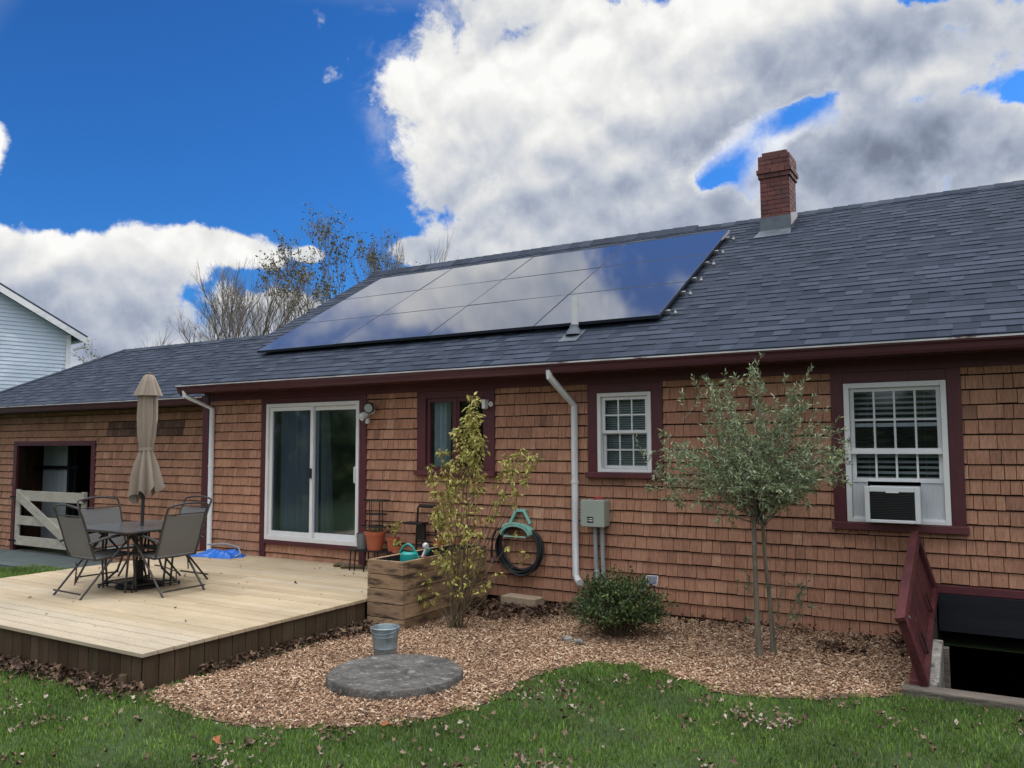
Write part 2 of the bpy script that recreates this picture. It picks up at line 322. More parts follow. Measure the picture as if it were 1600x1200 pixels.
def tag(o, label=None, cat=None, group=None, kind=None):
    if label: o['label'] = label
    if cat: o['category'] = cat
    if group: o['group'] = group
    if kind: o['kind'] = kind
    return o
def thing(name, loc, label, cat, group=None, rz=0):
    o = bpy.data.objects.new(name, None); o.empty_display_size = .1; col.objects.link(o); o.location = loc; o.rotation_euler = (0, 0, rz)
    return tag(o, label, cat, group)
def copy_tree(o, parent=None):
    c = o.copy(); col.objects.link(c)
    if parent is not None: c.parent = parent
    for ch in [q for q in bpy.data.objects if q.parent == o]: copy_tree(ch, c)
    return c
def gz(x): return -0.018*max(0.0, min(15.0, -x-1))
def gza(x): return -0.018*np.clip(-x-1, 0, 15)

# ------------------------------------------------------------------ ground
def ticks(a, b, extra):
    return sorted(set([-400, -200, -100, -60, -40, -30, -25, -20, -18, 12, 20, 40, 100, 200, 400]+extra))
HX0, HX1, HY0, HY1 = -.56, 1.00, -1.72, -.02       # cellar opening
xs = sorted(set([-400, -150, -60, -30, -22, 12, 40, 150, 400]+[round(-18+i*.5, 2) for i in range(45)]+[HX0, HX1]))
ys = sorted(set([-400, -150, -60, -30, 15, 30, 60, 150, 400]+[-12, -9, -6, -3, HY0, HY1, 2, 6, 10]))
g = MB(); idx = {}
for i, x in enumerate(xs):
    for j, y in enumerate(ys): idx[i, j] = len(g.v); g.v.append((x, y, gz(x)-.012))
for i in range(len(xs)-1):
    for j in range(len(ys)-1):
        if xs[i] >= HX0 and xs[i+1] <= HX1 and ys[j] >= HY0 and ys[j+1] <= HY1: continue
        g.f.append((idx[i, j], idx[i+1, j], idx[i+1, j+1], idx[i, j+1])); g.c.append(.5)
tag(g.build('ground', X['ground']), kind='structure')
bed = [(-5.80, -4.46), (-5.46, -4.55), (-4.84, -4.64), (-4.24, -4.54), (-3.62, -4.14), (-3.34, -3.66), (-3.30, -3.21), (-3.33, -2.60), (-3.12, -2.13), (-2.69, -2.02),
       (-2.15, -2.26), (-1.75, -2.43), (-1.13, -2.2), (-.73, -1.9), (-.60, -1.7), (-.60, .03), (-5.80, .03)]
def smooth_poly(P, n=5, k0=1, k1=13):
    out = []
    for i in range(len(P)):
        a, b = P[i], P[(i+1) % len(P)]
        if k0 <= i < k1:
            p0, p3 = P[i-1], P[i+2]
            for t in range(n):
                t /= n; out.append(tuple(.5*((2*a[j])+(-p0[j]+b[j])*t+(2*p0[j]-5*a[j]+4*b[j]-p3[j])*t*t+(-p0[j]+3*a[j]-3*b[j]+p3[j])*t**3) for j in (0, 1)))
        else: out.append(a)
    return out
bedp = smooth_poly(bed)
m_ = MB(); m_.add([(x, y, gz(x)-.005) for x, y in bedp], [tuple(range(len(bedp)))], .5)
tag(m_.build('mulch_bed', X['mulch']), kind='structure')
bx = np.array(bedp)
def inside(P, poly):
    x, y = P[:, 0], P[:, 1]; n = len(poly); r = np.zeros(len(P), bool)
    for i in range(n):
        a, b = poly[i], poly[(i+1) % n]
        c = ((a[1] > y) != (b[1] > y)) & (x < (b[0]-a[0])*(y-a[1])/((b[1]-a[1]) if b[1] != a[1] else 1e-9)+a[0]); r ^= c
    return r
p_ = MB(); p_.prism([(-18.6, -.75), (-13.4, -.75), (-13.4, .47), (-18.6, .47)], 2, -.32, -.238, .5)
tag(p_.build('path', X['pathm']), kind='structure')

# ------------------------------------------------------------------ house
EZ, EY, PITCH = 2.765, -.46, .5634
RY = 4.0
def rz_(y): return EZ+(y-EY)*PITCH
XL, XR = -10.78, 4.5
house = thing('house', (-4, 0, 0), 'long single storey house clad in brown cedar shingles under a blue grey shingle roof', 'house')
def cells(x0, x1, z0, z1, ops):
    xs = sorted(set([x0, x1]+[q for o in ops for q in o[:2] if x0 < q < x1])); zs = sorted(set([z0, z1]+[q for o in ops for q in o[2:] if z0 < q < z1]))
    for i in range(len(xs)-1):
        for j in range(len(zs)-1):
            cx, cz = (xs[i]+xs[i+1])/2, (zs[j]+zs[j+1])/2
            if not any(o[0] < cx < o[1] and o[2] < cz < o[3] for o in ops): yield xs[i], xs[i+1], zs[j], zs[j+1]
def wall_core(mb, x0, x1, z0, z1, y0, y1, ops):
    for a, b, c, d in cells(x0, x1, z0, z1, ops): mb.box(a, y0, c, b, y1, d, 0)  # on cedar, the near-black core colour deepens shade in the shingle gaps
def shingle_wall(mb, x0, x1, z0, z1, yf, ops, e=.1365, dark=None):
    k = 0; z = z0
    bps = sorted(set([x0, x1]+[q for o in ops for q in o[:2] if x0 < q < x1]))
    while z < z1:
        zt = min(z+e, z1); x = x0-random.random()*.1; tone = random.uniform(-.08, .08)
        while x < x1:
            w = random.choice((.075, .09, .10, .115, .13, .14, .16, .18, .21)); a, b = max(x, x0), min(x+w-.0055, x1); x += w
            if b-a < .01: continue
            cc = min(1, max(.2, random.gauss(.60, .12)+tone)); cc = .3 if random.random() < .015 else cc
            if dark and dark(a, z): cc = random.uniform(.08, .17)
            segs = [a]+[q for q in bps if a < q < b]+[b]; dz = random.uniform(-.004, .003); dy = random.uniform(0, .004)
            for s0, s1 in zip(segs, segs[1:]):
                cx = (s0+s1)/2; lo, hi = z, zt
                for o in ops:
                    if o[0] < cx < o[1]:
                        if o[2] <= lo and o[3] >= hi: lo = hi
                        elif o[2] <= lo < o[3]: lo = o[3]
                        elif o[2] < hi <= o[3]: hi = o[2]
                if hi-lo < .01: continue
                zb = lo+(dz if lo == z else 0); yb, yt = yf-.028-dy, yf-.012; top = hi-(.0145 if hi == zt else 0)
                # slanted front face: thick butt at the bottom, thin at the top
                mb.add([(s0, yf, zb), (s1, yf, zb), (s1, yb, zb), (s0, yb, zb), (s0, yt, top), (s1, yt, top), (s1, yf, top), (s0, yf, top)],
                       [(0, 1, 2, 3), (3, 2, 5, 4), (0, 3, 4, 7), (2, 1, 6, 5), (4, 5, 6, 7)], cc)
        z += e; k += 1
OPS = [(-9.50, -7.43, .40, 2.62), (-6.56, -5.36, 1.44, 2.62), (-4.09, -3.18, 1.45, 2.62), (-1.43, -.30, 1.00, 2.62), (-.62, 1.06, -.2, .50)]
HOLE = [(-9.36, -7.55, .44, 2.44), (-6.42, -5.50, 1.50, 2.43), (-3.96, -3.31, 1.51, 2.41), (-1.31, -.42, 1.08, 2.41), (-.55, 1.0, -.2, .30)]
w = MB(); shingle_wall(w, -10.66, XR, 0.0, 2.62, 0, OPS)
wall_core(w, XL, XR, -.02, 2.70, .0, .14, HOLE)
w.box(XL, .14, -.02, XL+.14, 8, 2.7, .1); w.box(XR-.14, .14, -.02, XR, 8, 2.7, .1); w.box(XL, 8, -.02, XR, 8.14, 2.7, .1)
for xx in (XL, XR-.14):
    w.prism([(0.0, 2.70), (8.14, 2.70), (RY, rz_(RY)-.12)], 0, xx+.01, xx+.13, .2)
wall = w.build('wall', X['cedar'], house)
f_ = MB(); wall_core(f_, XL+.03, XR, -2.2, -.02, .035, .15, [(-.55, 1.0, -2.2, 0)]); f_.build('foundation', X['foundation'], house)
# interior
i_ = MB(); i_.box(XL+.14, .141, .12, XR-.14, 7.9, .16); i_.box(XL+.14, .141, 2.62, XR-.14, 7.9, 2.66)
for xx in (-7.0, -4.7, -2.4): i_.box(xx, .141, .16, xx+.1, 7.9, 2.62)
i_.box(XL+.14, 4.2, .16, XR-.14, 4.3, 2.62); i_.build('interior', X['room'], house)
# trim
t = MB()
TY = -.042
def trim(x0, x1, z0, z1, y0=TY, y1=.002): t.box(x0, y0, z0, x1, y1, z1)
trim(-10.80, -10.66, 0, 2.62, -.046)                                   # corner board
t.build('corner_board', X['maroon'], house, bevel=.003); t = MB()
trim(XL, XR, 2.52, 2.66, -.036, .002); t.build('frieze', X['maroon'], house); t = MB()
# roof
def roof_rows(mb, x0, x1, ylo, yhi, zf, e=.125, flare=None):
    n = int((yhi-ylo)/e)+1
    c = 1/math.hypot(1, PITCH); nx = (0, -PITCH*c, c)
    def pt(x, y, h): return (x, y+nx[1]*h, zf(y)+nx[2]*h)
    for k in range(n):
        ya = ylo+k*e; yb = min(ya+e+.012, yhi)
        if yb-ya < .02: continue
        xa0, xa1 = (x0, x1) if flare is None else flare(ya)
        x = xa0-random.random()*.3
        while x < xa1:
            wd = random.choice((.12, .15, .17, .19, .22, .26)); a, b = max(x, xa0), min(x+wd, xa1); x += wd
            if b-a < .005: continue
            lam = random.random() < .5; h = .012 if lam else .006; cc = random.uniform(.45, 1) if lam else random.uniform(0, .6)
            mb.add([pt(a, ya, 0), pt(b, ya, 0), pt(b, ya, h), pt(a, ya, h), pt(a, yb, .001), pt(b, yb, .001)], [(0, 1, 2, 3), (3, 2, 5, 4), (0, 3, 4), (2, 1, 5)], cc)
rf = MB(); roof_rows(rf, XL-.02, XR+.2, EY, RY-.02, rz_)
# slab below the shingles and the rear slope
rf.prism([(EY+.005, EZ-.045), (EY+.005, EZ-.003), (RY, rz_(RY)-.003), (8.45, rz_(8.45-2*(8.45-RY))-.003), (8.45, rz_(8.45-2*(8.45-RY))-.045), (RY, rz_(RY)-.06)], 0, XL-.015, XR+.19, .3)
roof = rf.build('roof', X['slate'], house)
rc = MB(); x = XL-.02
while x < XR+.2:
    b = min(x+.21, XR+.2)
    hh = .055 if x < -4.1 else .02; ww = .17
    rc.add([(x, RY-ww, rz_(RY-ww)+.02), (b, RY-ww, rz_(RY-ww)+.02), (b, RY, rz_(RY)+hh), (x, RY, rz_(RY)+hh+.008), (x, RY+ww, rz_(RY-ww)+.02), (b, RY+ww, rz_(RY-ww)+.02),
            (x, RY-ww, rz_(RY-ww)-.01), (b, RY-ww, rz_(RY-ww)-.01)], [(0, 1, 2, 3), (3, 2, 5, 4), (6, 7, 1, 0), (1, 5, 2), (0, 3, 4)]); x += .205
    if hh > .05: rc.box(x-.2, RY-ww+.01, rz_(RY-ww)-.02, x+.004, RY+ww-.01, rz_(RY-ww)+.018)
rc.build('ridge_cap', X['slate'], roof)
rk = MB(); rk.prism([(EY, EZ-.17), (EY, EZ-.05), (RY, rz_(RY)-.05), (RY, rz_(RY)-.20)], 0, XL-.04, XL-.012); rk.build('rake_board', X['maroon'], house)
so = MB(); so.box(XL-.01, EY+.06, 2.645, XR, .0, 2.66); so.build('soffit', X['maroon'], house)
fa = MB(); fa.box(XL-.03, EY+.035, 2.62, XR, EY+.06, 2.72); fa.build('fascia', X['maroon'], house)
# gutter with ogee front
def gutter(x0, x1, y, z, nm, parent):
    pr = [(y+.03, z-.015), (y+.03, z-.115), (y-.035, z-.115), (y-.05, z-.09), (y-.06, z-.05), (y-.085, z-.03), (y-.088, z-.012), (y-.075, z-.012), (y-.05, z-.045), (y-.035, z-.1), (y+.02, z-.1), (y+.02, z-.015)]
    q = MB(); q.prism(pr, 0, x0, x1); g_ = q.build(nm, X['gutterm'], parent)
    e_ = MB(); e_.add([(x0, y-.092, z-.016), (x1, y-.092, z-.016), (x1, y-.092, z-.001), (x0, y-.092, z-.001), (x0, y+.0, z+.0), (x1, y+.0, z+.0), (x0, y-.074, z-.016), (x1, y-.074, z-.016)],
                      [(0, 1, 2, 3), (3, 2, 5, 4), (6, 7, 1, 0)]); e_.build('drip_edge', X['drip'], g_); return g_
gutter(XL-.03, XR, EY, EZ-.02, 'gutter', house)
def downspout(x, ztop, zbot, top, parent, yw=-.06, kick=.12):
    d = MB(); s = .036; ybk = EY-.02
    def seg(a, b): d.bar(a, b, .075, .055, upv=(0, 1, .001) if abs(Vector(b).z-Vector(a).z) > abs(Vector(b).y-Vector(a).y) else (0, 0, 1), c=.5)
    P = [(x+top, ybk, EZ-.10), (x+top, ybk, EZ-.17), (x, yw, ztop), (x, yw, zbot)]
    d.tube(P+[(x+.03, yw-.02, zbot-.05), (x+.10, yw-.09, zbot-.075)], .041, 12, c=.5)
    o = d.build('downspout', X['whitem'], parent, smooth=True)
    b = MB()
    for z in (ztop-.9 if ztop-.9 > zbot else ztop-.2,): b.lathe([(.046, z), (.046, z+.03)], x, yw, 12)
    b.build('pipe_strap', X['whitem'], o)
downspout(-4.25, 2.28, .34, -.10, house); downspout(-10.56, 2.40, .24, -.12, house)
# chimney
ch = MB(); cx0, cx1, cy0, cy1 = -2.86, -2.46, 3.28, 3.72
z = 4.55; k = 0
while z < 6.02:
    ex = .0 if z < 5.66 else (.022 if z < 5.72 else (.04 if z < 5.80 else .018))
    if z > 5.96: ex = -.03
    for (ax, s0, s1, cst) in (('x', cx0-ex, cx1+ex, cy0-ex), ('y', cy0-ex, cy1+ex, cx1+ex), ('x', cx0-ex, cx1+ex, cy1+ex), ('y', cy0-ex, cy1+ex, cx0-ex)):
        p = s0-(.1 if k % 2 else 0)
        while p < s1-.01:
            a, b = max(p, s0), min(p+.195, s1); p += .2
            if b-a < .02: continue
            if ax == 'x': ch.box(a, cst-.006 if cst < 3.5 else cst-.05, z, b, cst+.05 if cst < 3.5 else cst+.006, z+.058)
            else: ch.box(cst-.05 if cst > -2.6 else cst-.006, a+.008, z, cst+.006 if cst > -2.6 else cst+.05, b-.008, z+.058)
    z += .066; k += 1
ch.box(cx0+.003, cy0+.003, 4.55, cx1-.003, cy1-.003, 5.98, .0)
chim = ch.build('chimney', X['brick'], house)
cf = MB(); cf.box(cx0+.1, cy0+.1, 5.985, cx1-.1, cy1-.1, 6.07, .5); cf.prism([(cx0-.0, cy0), (cx1, cy0), (cx1, cy1), (cx0, cy1)], 2, 5.98, 6.005, .5); cf.build('flue_cap', X['concrete'], chim)
fl = MB(); zc = rz_(cy0)
fl.box(cx0-.02, cy0-.018, zc-.05, cx1+.02, cy0-.007, zc+.22); fl.add([(cx0-.07, cy0-.22, rz_(cy0-.22)+.014), (cx1+.05, cy0-.22, rz_(cy0-.22)+.014), (cx1+.02, cy0-.012, zc+.03), (cx0-.02, cy0-.012, zc+.03)], [(0, 1, 2, 3)])
fl.prism([(cy0-.02, zc-.05), (cy1, rz_(cy1)-.05), (cy1, rz_(cy1)+.12), (cy0-.02, zc+.24)], 0, cx1+.008, cx1+.02); fl.prism([(cy0-.02, zc-.05), (cy1, rz_(cy1)-.05), (cy1, rz_(cy1)+.12), (cy0-.02, zc+.22)], 0, cx0-.02, cx0-.008)
fl.build('flashing', X['lead'], chim)
# plumbing vent
vp = MB(); vp.tube([(-4.38, .24, 3.1), (-4.38, .24, 3.62)], .046, 16, c=.5); vo = vp.build('vent_pipe', X['pvc'], house, smooth=True)
vb = MB(); vb.lathe([(.11, 3.15), (.085, 3.2), (.055, 3.24), (.055, 3.27)], -4.38, .22, 16); vb.prism([(-4.5, .0), (-4.26, .0), (-4.26, .3), (-4.5, .3)], 2, 0, .001)
vb.v[-8:] = [(q[0], q[1]+.02, rz_(q[1]+.02)+.015+q[2]) for q in vb.v[-8:]]; vb.build('flashing', X['lead'], vo, smooth=True)

# --- sliding door
dr = MB()
def fr(mb, x0, x1, z0, z1, y0, y1, wdt, bot=None):
    bot = wdt if bot is None else bot
    mb.box(x0, y0, z0, x0+wdt, y1, z1, .5); mb.box(x1-wdt, y0, z0, x1, y1, z1, .5); mb.box(x0+wdt, y0, z1-wdt, x1-wdt, y1, z1, .5); mb.box(x0+wdt, y0, z0, x1-wdt, y1, z0+bot, .5)
fr(dr, -9.36, -7.55, .455, 2.44, -.058, .10, .05, .06); door = dr.build('sliding_door', X['white'], house, bevel=.003)
dp = MB(); fr(dp, -8.50, -7.602, .516, 2.388, .012, .045, .06, .075); dp.build('fixed_panel_frame', X['white'], door, bevel=.003)
dp = MB(); fr(dp, -9.308, -8.43, .516, 2.388, -.030, .008, .055, .07); dp.build('sliding_panel_frame', X['white'], door, bevel=.003)
dg = MB(); dg.box(-9.26, -.012, .58, -8.48, -.008, 2.34); dg.build('glass', X['glass'], door); dg = MB(); dg.box(-8.45, .026, .58, -7.65, .030, 2.34); dg.build('glass', X['glass'], door)
dq = MB(); dq.box(-9.25, -.022, .585, -8.485, -.0205, 2.335); dq.build('insect_screen', X['screen'], door)
h = MB(); h.tube([(-7.63, -.0, 1.30), (-7.63, -.045, 1.32), (-7.63, -.045, 1.52), (-7.63, -.0, 1.54)], .012, 8); h.build('handle', X['white'], door, smooth=True)
h = MB(); h.box(-8.475, -.052, 1.36, -8.44, -.030, 1.50); h.build('latch', X['blackp'], door, bevel=.004)
def trimset(nm, x0, x1, z0, z1, hx0, hx1, hz0, hz1, sill=True):
    t = MB(); t.box(x0, TY, z0, hx0, .003, 2.518); t.box(hx1, TY, z0, x1, .003, 2.518)
    if z1 > hz1+.002: t.box(hx0, TY, hz1, hx1, .003, 2.518)
    o = t.build(nm, X['maroon'], house, bevel=.003)
    if sill: s = MB(); s.box(x0-.02, -.088, z0-.002, x1+.02, .0, hz0-.0, .5) ; s.build('sill', X['maroonw'], o, bevel=.006)
    return o
dt = trimset('door_trim', -9.48, -7.43, .20, 2.6, -9.363, -7.547, .44, 2.443, False)
s = MB(); s.box(-9.36, -.062, .395, -7.55, .0, .452); s.build('sill', X['maroon'], dt, bevel=.004)
# --- window with two maroon casements
w1 = trimset('window_trim', -6.56, -5.36, 1.44, 2.6, -6.42, -5.50, 1.50, 2.43)
c_ = MB(); fr(c_, -6.42, -5.965, 1.50, 2.43, -.012, .06, .048); fr(c_, -5.955, -5.50, 1.50, 2.43, -.012, .06, .048); c_.box(-5.98, -.022, 1.50, -5.94, .07, 2.43); cs = c_.build('casement_frame', X['maroon'], w1, bevel=.003)
for a, b in ((-6.375, -6.01), (-5.91, -5.545)): q = MB(); q.box(a, .02, 1.545, b, .024, 2.385); q.build('glass', X['glass'], w1)
# --- double hung white windows
w2 = trimset('window_trim', -4.09, -3.18, 1.45, 2.6, -3.963, -3.307, 1.51, 2.413)
q = MB(); fr(q, -3.96, -3.31, 1.513, 2.41, -.058, .08, .042, .035); win2 = q.build('window_frame', X['white'], w2, bevel=.003)
def sash(x0, x1, z0, z1, y, nx, nz, parent, mw=.016, fwid=.035, glassy=True):
    q = MB(); fr(q, x0, x1, z0, z1, y-.014, y+.014, fwid)
    for i in range(1, nx): xx = x0+fwid+(x1-x0-2*fwid)*i/nx; q.box(xx-mw/2, y-.008, z0+fwid, xx+mw/2, y+.008, z1-fwid, .5)
    for i in range(1, nz):
        zz = z0+fwid+(z1-z0-2*fwid)*i/nz
        for k in range(nx):
            xa = x0+fwid+(x1-x0-2*fwid)*k/nx+(mw/2 if k else 0); xb = x0+fwid+(x1-x0-2*fwid)*(k+1)/nx-(mw/2 if k < nx-1 else 0)
            q.box(xa, y-.006, zz-mw/2, xb, y+.006, zz+mw/2, .5)
    q.build('sash', X['white'], parent)
    if glassy: q = MB(); q.box(x0+fwid-.004, y-.001, z0+fwid-.004, x1-fwid+.004, y+.002, z1-fwid+.004); q.build('glass', X['glass'], parent)
sash(-3.915, -3.355, 1.95, 2.365, -.005, 3, 2, w2); sash(-3.915, -3.355, 1.552, 1.975, .030, 3, 2, w2)
q = MB(); q.box(-3.90, -.026, 1.56, -3.37, -.0245, 1.955); q.build('insect_screen', X['screen'], w2)
w3 = trimset('window_trim', -1.43, -.30, 1.00, 2.6, -1.313, -.417, 1.07, 2.413)
q = MB(); fr(q, -1.31, -.42, 1.073, 2.41, -.058, .08, .048, .035); q.build('window_frame', X['white'], w3, bevel=.003)
sash(-1.258, -.472, 1.745, 2.36, -.004, 4, 2, w3, .018); sash(-1.258, -.472, 1.46, 2.02, .032, 4, 2, w3, .018)
q = MB(); q.box(-1.255, -.034, 1.785, -.475, -.0325, 2.355); q.build('insect_screen', X['screen'], w3)
q = MB(); q.box(-1.262, -.044, 1.725, -.468, -.02, 1.752, .5); q.build('meeting_rail', X['white'], w3)

# --- blinds and curtains
def blind(x0, x1, z0, z1, y, label, step=.042, tilt=.018):
    b = thing('window_blind', ((x0+x1)/2, y, z0), label, 'blind')
    q = MB(); z = z0
    while z < z1:
        q.add([(x0, y-.017, z), (x1, y-.017, z), (x1, y+.017, z+tilt), (x0, y+.017, z+tilt), (x0, y-.017, z+.002), (x1, y-.017, z+.002), (x1, y+.017, z+tilt+.002), (x0, y+.017, z+tilt+.002)], [(0, 1, 2, 3), (7, 6, 5, 4), (0, 4, 5, 1), (2, 6, 7, 3)]); z += step
    q.build('slats', X['blind'], b)
    q = MB(); q.box(x0, y-.025, z1, x1, y+.025, z1+.04); q.build('head_rail', X['blind'], b)
    for k in (.2, .8): q = MB(); q.tube([(x0+(x1-x0)*k, y-.02, z0), (x0+(x1-x0)*k, y-.02, z1)], .0015, 4); q.build('cord', X['blind'], b)
blind(-3.93, -3.34, 1.54, 2.37, .11, 'white slatted blind closed behind the small white window', .026)
blind(-1.28, -.45, 1.48, 2.36, .12, 'pale slatted blind hanging behind the window with the air conditioner', .052, .022)
def curtain(x0, x1, z0, z1, y, label, m, waves, flare=0):
    q = MB(); n = 90; vs = []
    for j in range(2):
        for i in range(n+1):
            u = i/n; xx = x0+(x1-x0)*u; 
            if j == 0: xx += flare*u
            vs.append((xx, y+.06*math.sin(u*waves*6.28)+.012*math.sin(u*waves*13.1+1), z0 if j == 0 else z1))
    b = len(vs); vs += [(a, c+.004, d) for a, c, d in vs]
    q.add(vs, [(i, i+1, n+2+i, n+1+i) for i in range(n)]+[(b+i+1, b+i, b+n+1+i, b+n+2+i) for i in range(n)], .5)
    o = q.build('curtain', m, smooth=True); return tag(o, label, 'curtain')
curtain(-9.29, -8.50, .50, 2.40, .17, 'grey curtain drawn behind the left pane of the sliding door', X['curtain'], 7)
curtain(-8.47, -8.33, .50, 2.40, .17, 'narrow pale curtain edge showing in the right pane of the sliding door', X['curtainw'], 2, .12)
curtain(-6.44, -6.17, 1.47, 2.44, .17, 'pale curtain behind the left half of the maroon window', X['curtainw'], 3)

# ------------------------------------------------------------------ left wing
WS = .5; WX0, WX1 = -18.62, XL-.02; WZ = -.34
wing = thing('wing_building', (-14.5, WS, -.3), 'lower shingled wing with a half open stable doorway left of the main house', 'outbuilding')
wops = [(-17.22, -14.44, -.40, 1.93)]; whole = [(-17.10, -14.56, -.40, 1.84)]
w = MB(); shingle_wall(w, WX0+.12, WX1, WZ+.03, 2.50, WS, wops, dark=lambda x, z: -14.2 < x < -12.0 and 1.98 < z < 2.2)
wall_core(w, WX0, WX1, WZ, 2.55, WS, WS+.14, whole)
w.box(WX0, WS+.14, WZ, WX0+.14, 4.3, 2.55, .3); w.box(WX0, 4.3, WZ, WX1, 4.44, 2.55, .3); w.build('wall', X['cedar'], wing)
WEZ, WEY = 2.615, .04
WRY = 2.37; HX = WX0-.28
def wz_(y): return WEZ+(y-WEY)*PITCH
pk = HX+(WRY-WEY)   # hip: peak x
rf = MB(); roof_rows(rf, HX, WX1+.02, WEY, WRY, wz_, flare=lambda y: (HX+(y-WEY), WX1+.02))
zr = wz_(WRY)-.004; yb = 2*WRY-WEY
rf.add([(HX, WEY, WEZ-.004), (WX1+.02, WEY, WEZ-.004), (WX1+.02, WRY, zr), (pk, WRY, zr), (HX, yb, WEZ-.004), (WX1+.02, yb, WEZ-.004), (HX, WEY, WEZ-.05), (WX1+.02, WEY, WEZ-.05), (HX, yb, WEZ-.05), (WX1+.02, yb, WEZ-.05)],
       [(0, 1, 2, 3), (0, 3, 4), (3, 2, 5, 4), (6, 8, 9, 7), (0, 6, 7, 1), (0, 4, 8, 6)], .4)
wr = rf.build('roof', X['slate'], wing)
rc = MB(); x = pk
while x < WX1: rc.add([(x, WRY-.13, wz_(WRY-.13)+.018), (x+.2, WRY-.13, wz_(WRY-.13)+.018), (x+.2, WRY, zr+.03), (x, WRY, zr+.038), (x, WRY+.13, wz_(WRY-.13)+.018), (x+.2, WRY+.13, wz_(WRY-.13)+.018)], [(0, 1, 2, 3), (3, 2, 5, 4)]); x += .195
n = 16
for i in range(n):
    a, b = i/n, (i+1.05)/n; p = lambda u: Vector((HX+(pk-HX)*u, WEY+(WRY-WEY)*u, WEZ+(zr-WEZ)*u+.03))
    rc.add([p(a)+Vector((.12, -.02, -.02)), p(b)+Vector((.12, -.02, -.02)), p(b), p(a)+Vector((0, 0, .008)), p(a)+Vector((-.05, .12, -.04)), p(b)+Vector((-.05, .12, -.04))], [(0, 1, 2, 3), (3, 2, 5, 4)])
rc.build('ridge_cap', X['slate'], wr)
gutter(HX, WX1-.02, WEY, WEZ-.01, 'gutter', wing)
q = MB(); q.box(HX, WEY+.04, 2.47, WX1, WEY+.06, 2.56); q.box(HX, WEY+.06, 2.50, WX1, WS, 2.515); q.build('soffit', X['maroon'], wing)
t = MB(); t.box(-17.22, WS-.046, -.30, -17.10, WS+.003, 1.93); t.box(-14.56, WS-.046, -.30, -14.44, WS+.003, 1.93); t.box(-17.10, WS-.046, 1.84, -14.56, WS+.003, 1.93); t.build('doorway_trim', X['maroonw'], wing, bevel=.003)
t = MB(); t.box(WX0-.02, WS-.03, WZ, WX0+.12, WS+.0, 2.5); t.build('corner_board', X['maroon'], wing)
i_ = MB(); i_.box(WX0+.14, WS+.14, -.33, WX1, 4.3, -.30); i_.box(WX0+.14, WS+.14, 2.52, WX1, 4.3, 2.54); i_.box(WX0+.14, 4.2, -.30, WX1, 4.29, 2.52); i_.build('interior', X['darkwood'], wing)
q = MB(); q.box(-17.15, WS-.06, -.33, -14.5, WS+.14, -.245); q.build('threshold', X['stone'], wing, bevel=.006)
# inside: pale corrugated sheet and rails
q = MB(); vs = []; n = 60
for j in (0, 1):
    for i in range(n+1): vs.append((-18.0+1.14*i/n, 1.5+.018*math.sin(i*1.55), -.2 if j == 0 else 2.2))
b = len(vs); vs += [(a, c+.006, d) for a, c, d in vs]
q.add(vs, [(i, i+1, n+2+i, n+1+i) for i in range(n)]+[(b+i+1, b+i, b+n+1+i, b+n+2+i) for i in range(n)], .5)
tag(q.build('corrugated_sheet', X['curtainw'], smooth=True), 'pale corrugated sheet standing inside the stable doorway', 'sheet')
q = MB(); q.bar((-18.1, 1.40, 1.38), (-16.5, 1.40, 1.38), .04, .07); q.bar((-16.78, 1.38, -.29), (-16.78, 1.38, 2.4), .08, .08, (0, 1, 0)); q.bar((-16.58, 1.38, -.29), (-16.58, 1.38, 2.4), .04, .04, (0, 1, 0)); q.build('inner_rail', X['darkwood'], wing)
# half gate
gt = thing('stable_gate', (-15.9, WS-.05, -.2), 'low whitewashed timber gate with a diagonal brace closing the stable doorway', 'gate')
q = MB(); G0, G1 = -17.04, -14.64; gy = WS-.06
q.box(G0, gy, -.12, G0+.16, gy+.03, .97); q.build('stile', X['gate'], gt, bevel=.003)
q = MB(); q.box(G1-.16, gy, -.12, G1, gy+.03, .97); q.build('stile', X['gate'], gt, bevel=.003)
for z0, z1 in ((.76, .955), (.28, .455), (-.12, .06)): q = MB(); q.box(G0+.10, gy-.032, z0, G1-.02, gy-.002, z1); q.build('rail', X['gate'], gt, bevel=.003)
q = MB(); q.bar((G0+.15, gy-.048, .86), (G1-.25, gy-.048, -.06), .03, .17, (0, 0, 1)); q.build('brace', X['gate'], gt, bevel=.003)
q = MB(); q.box(G1-.06, gy-.05, .80, G1+.10, gy-.034, .84); q.build('latch', X['iron'], gt)
for z in (.80, -.06): q = MB(); q.box(G0-.12, gy-.05, z, G0+.12, gy-.034, z+.04); q.build('hinge', X['iron'], gt)

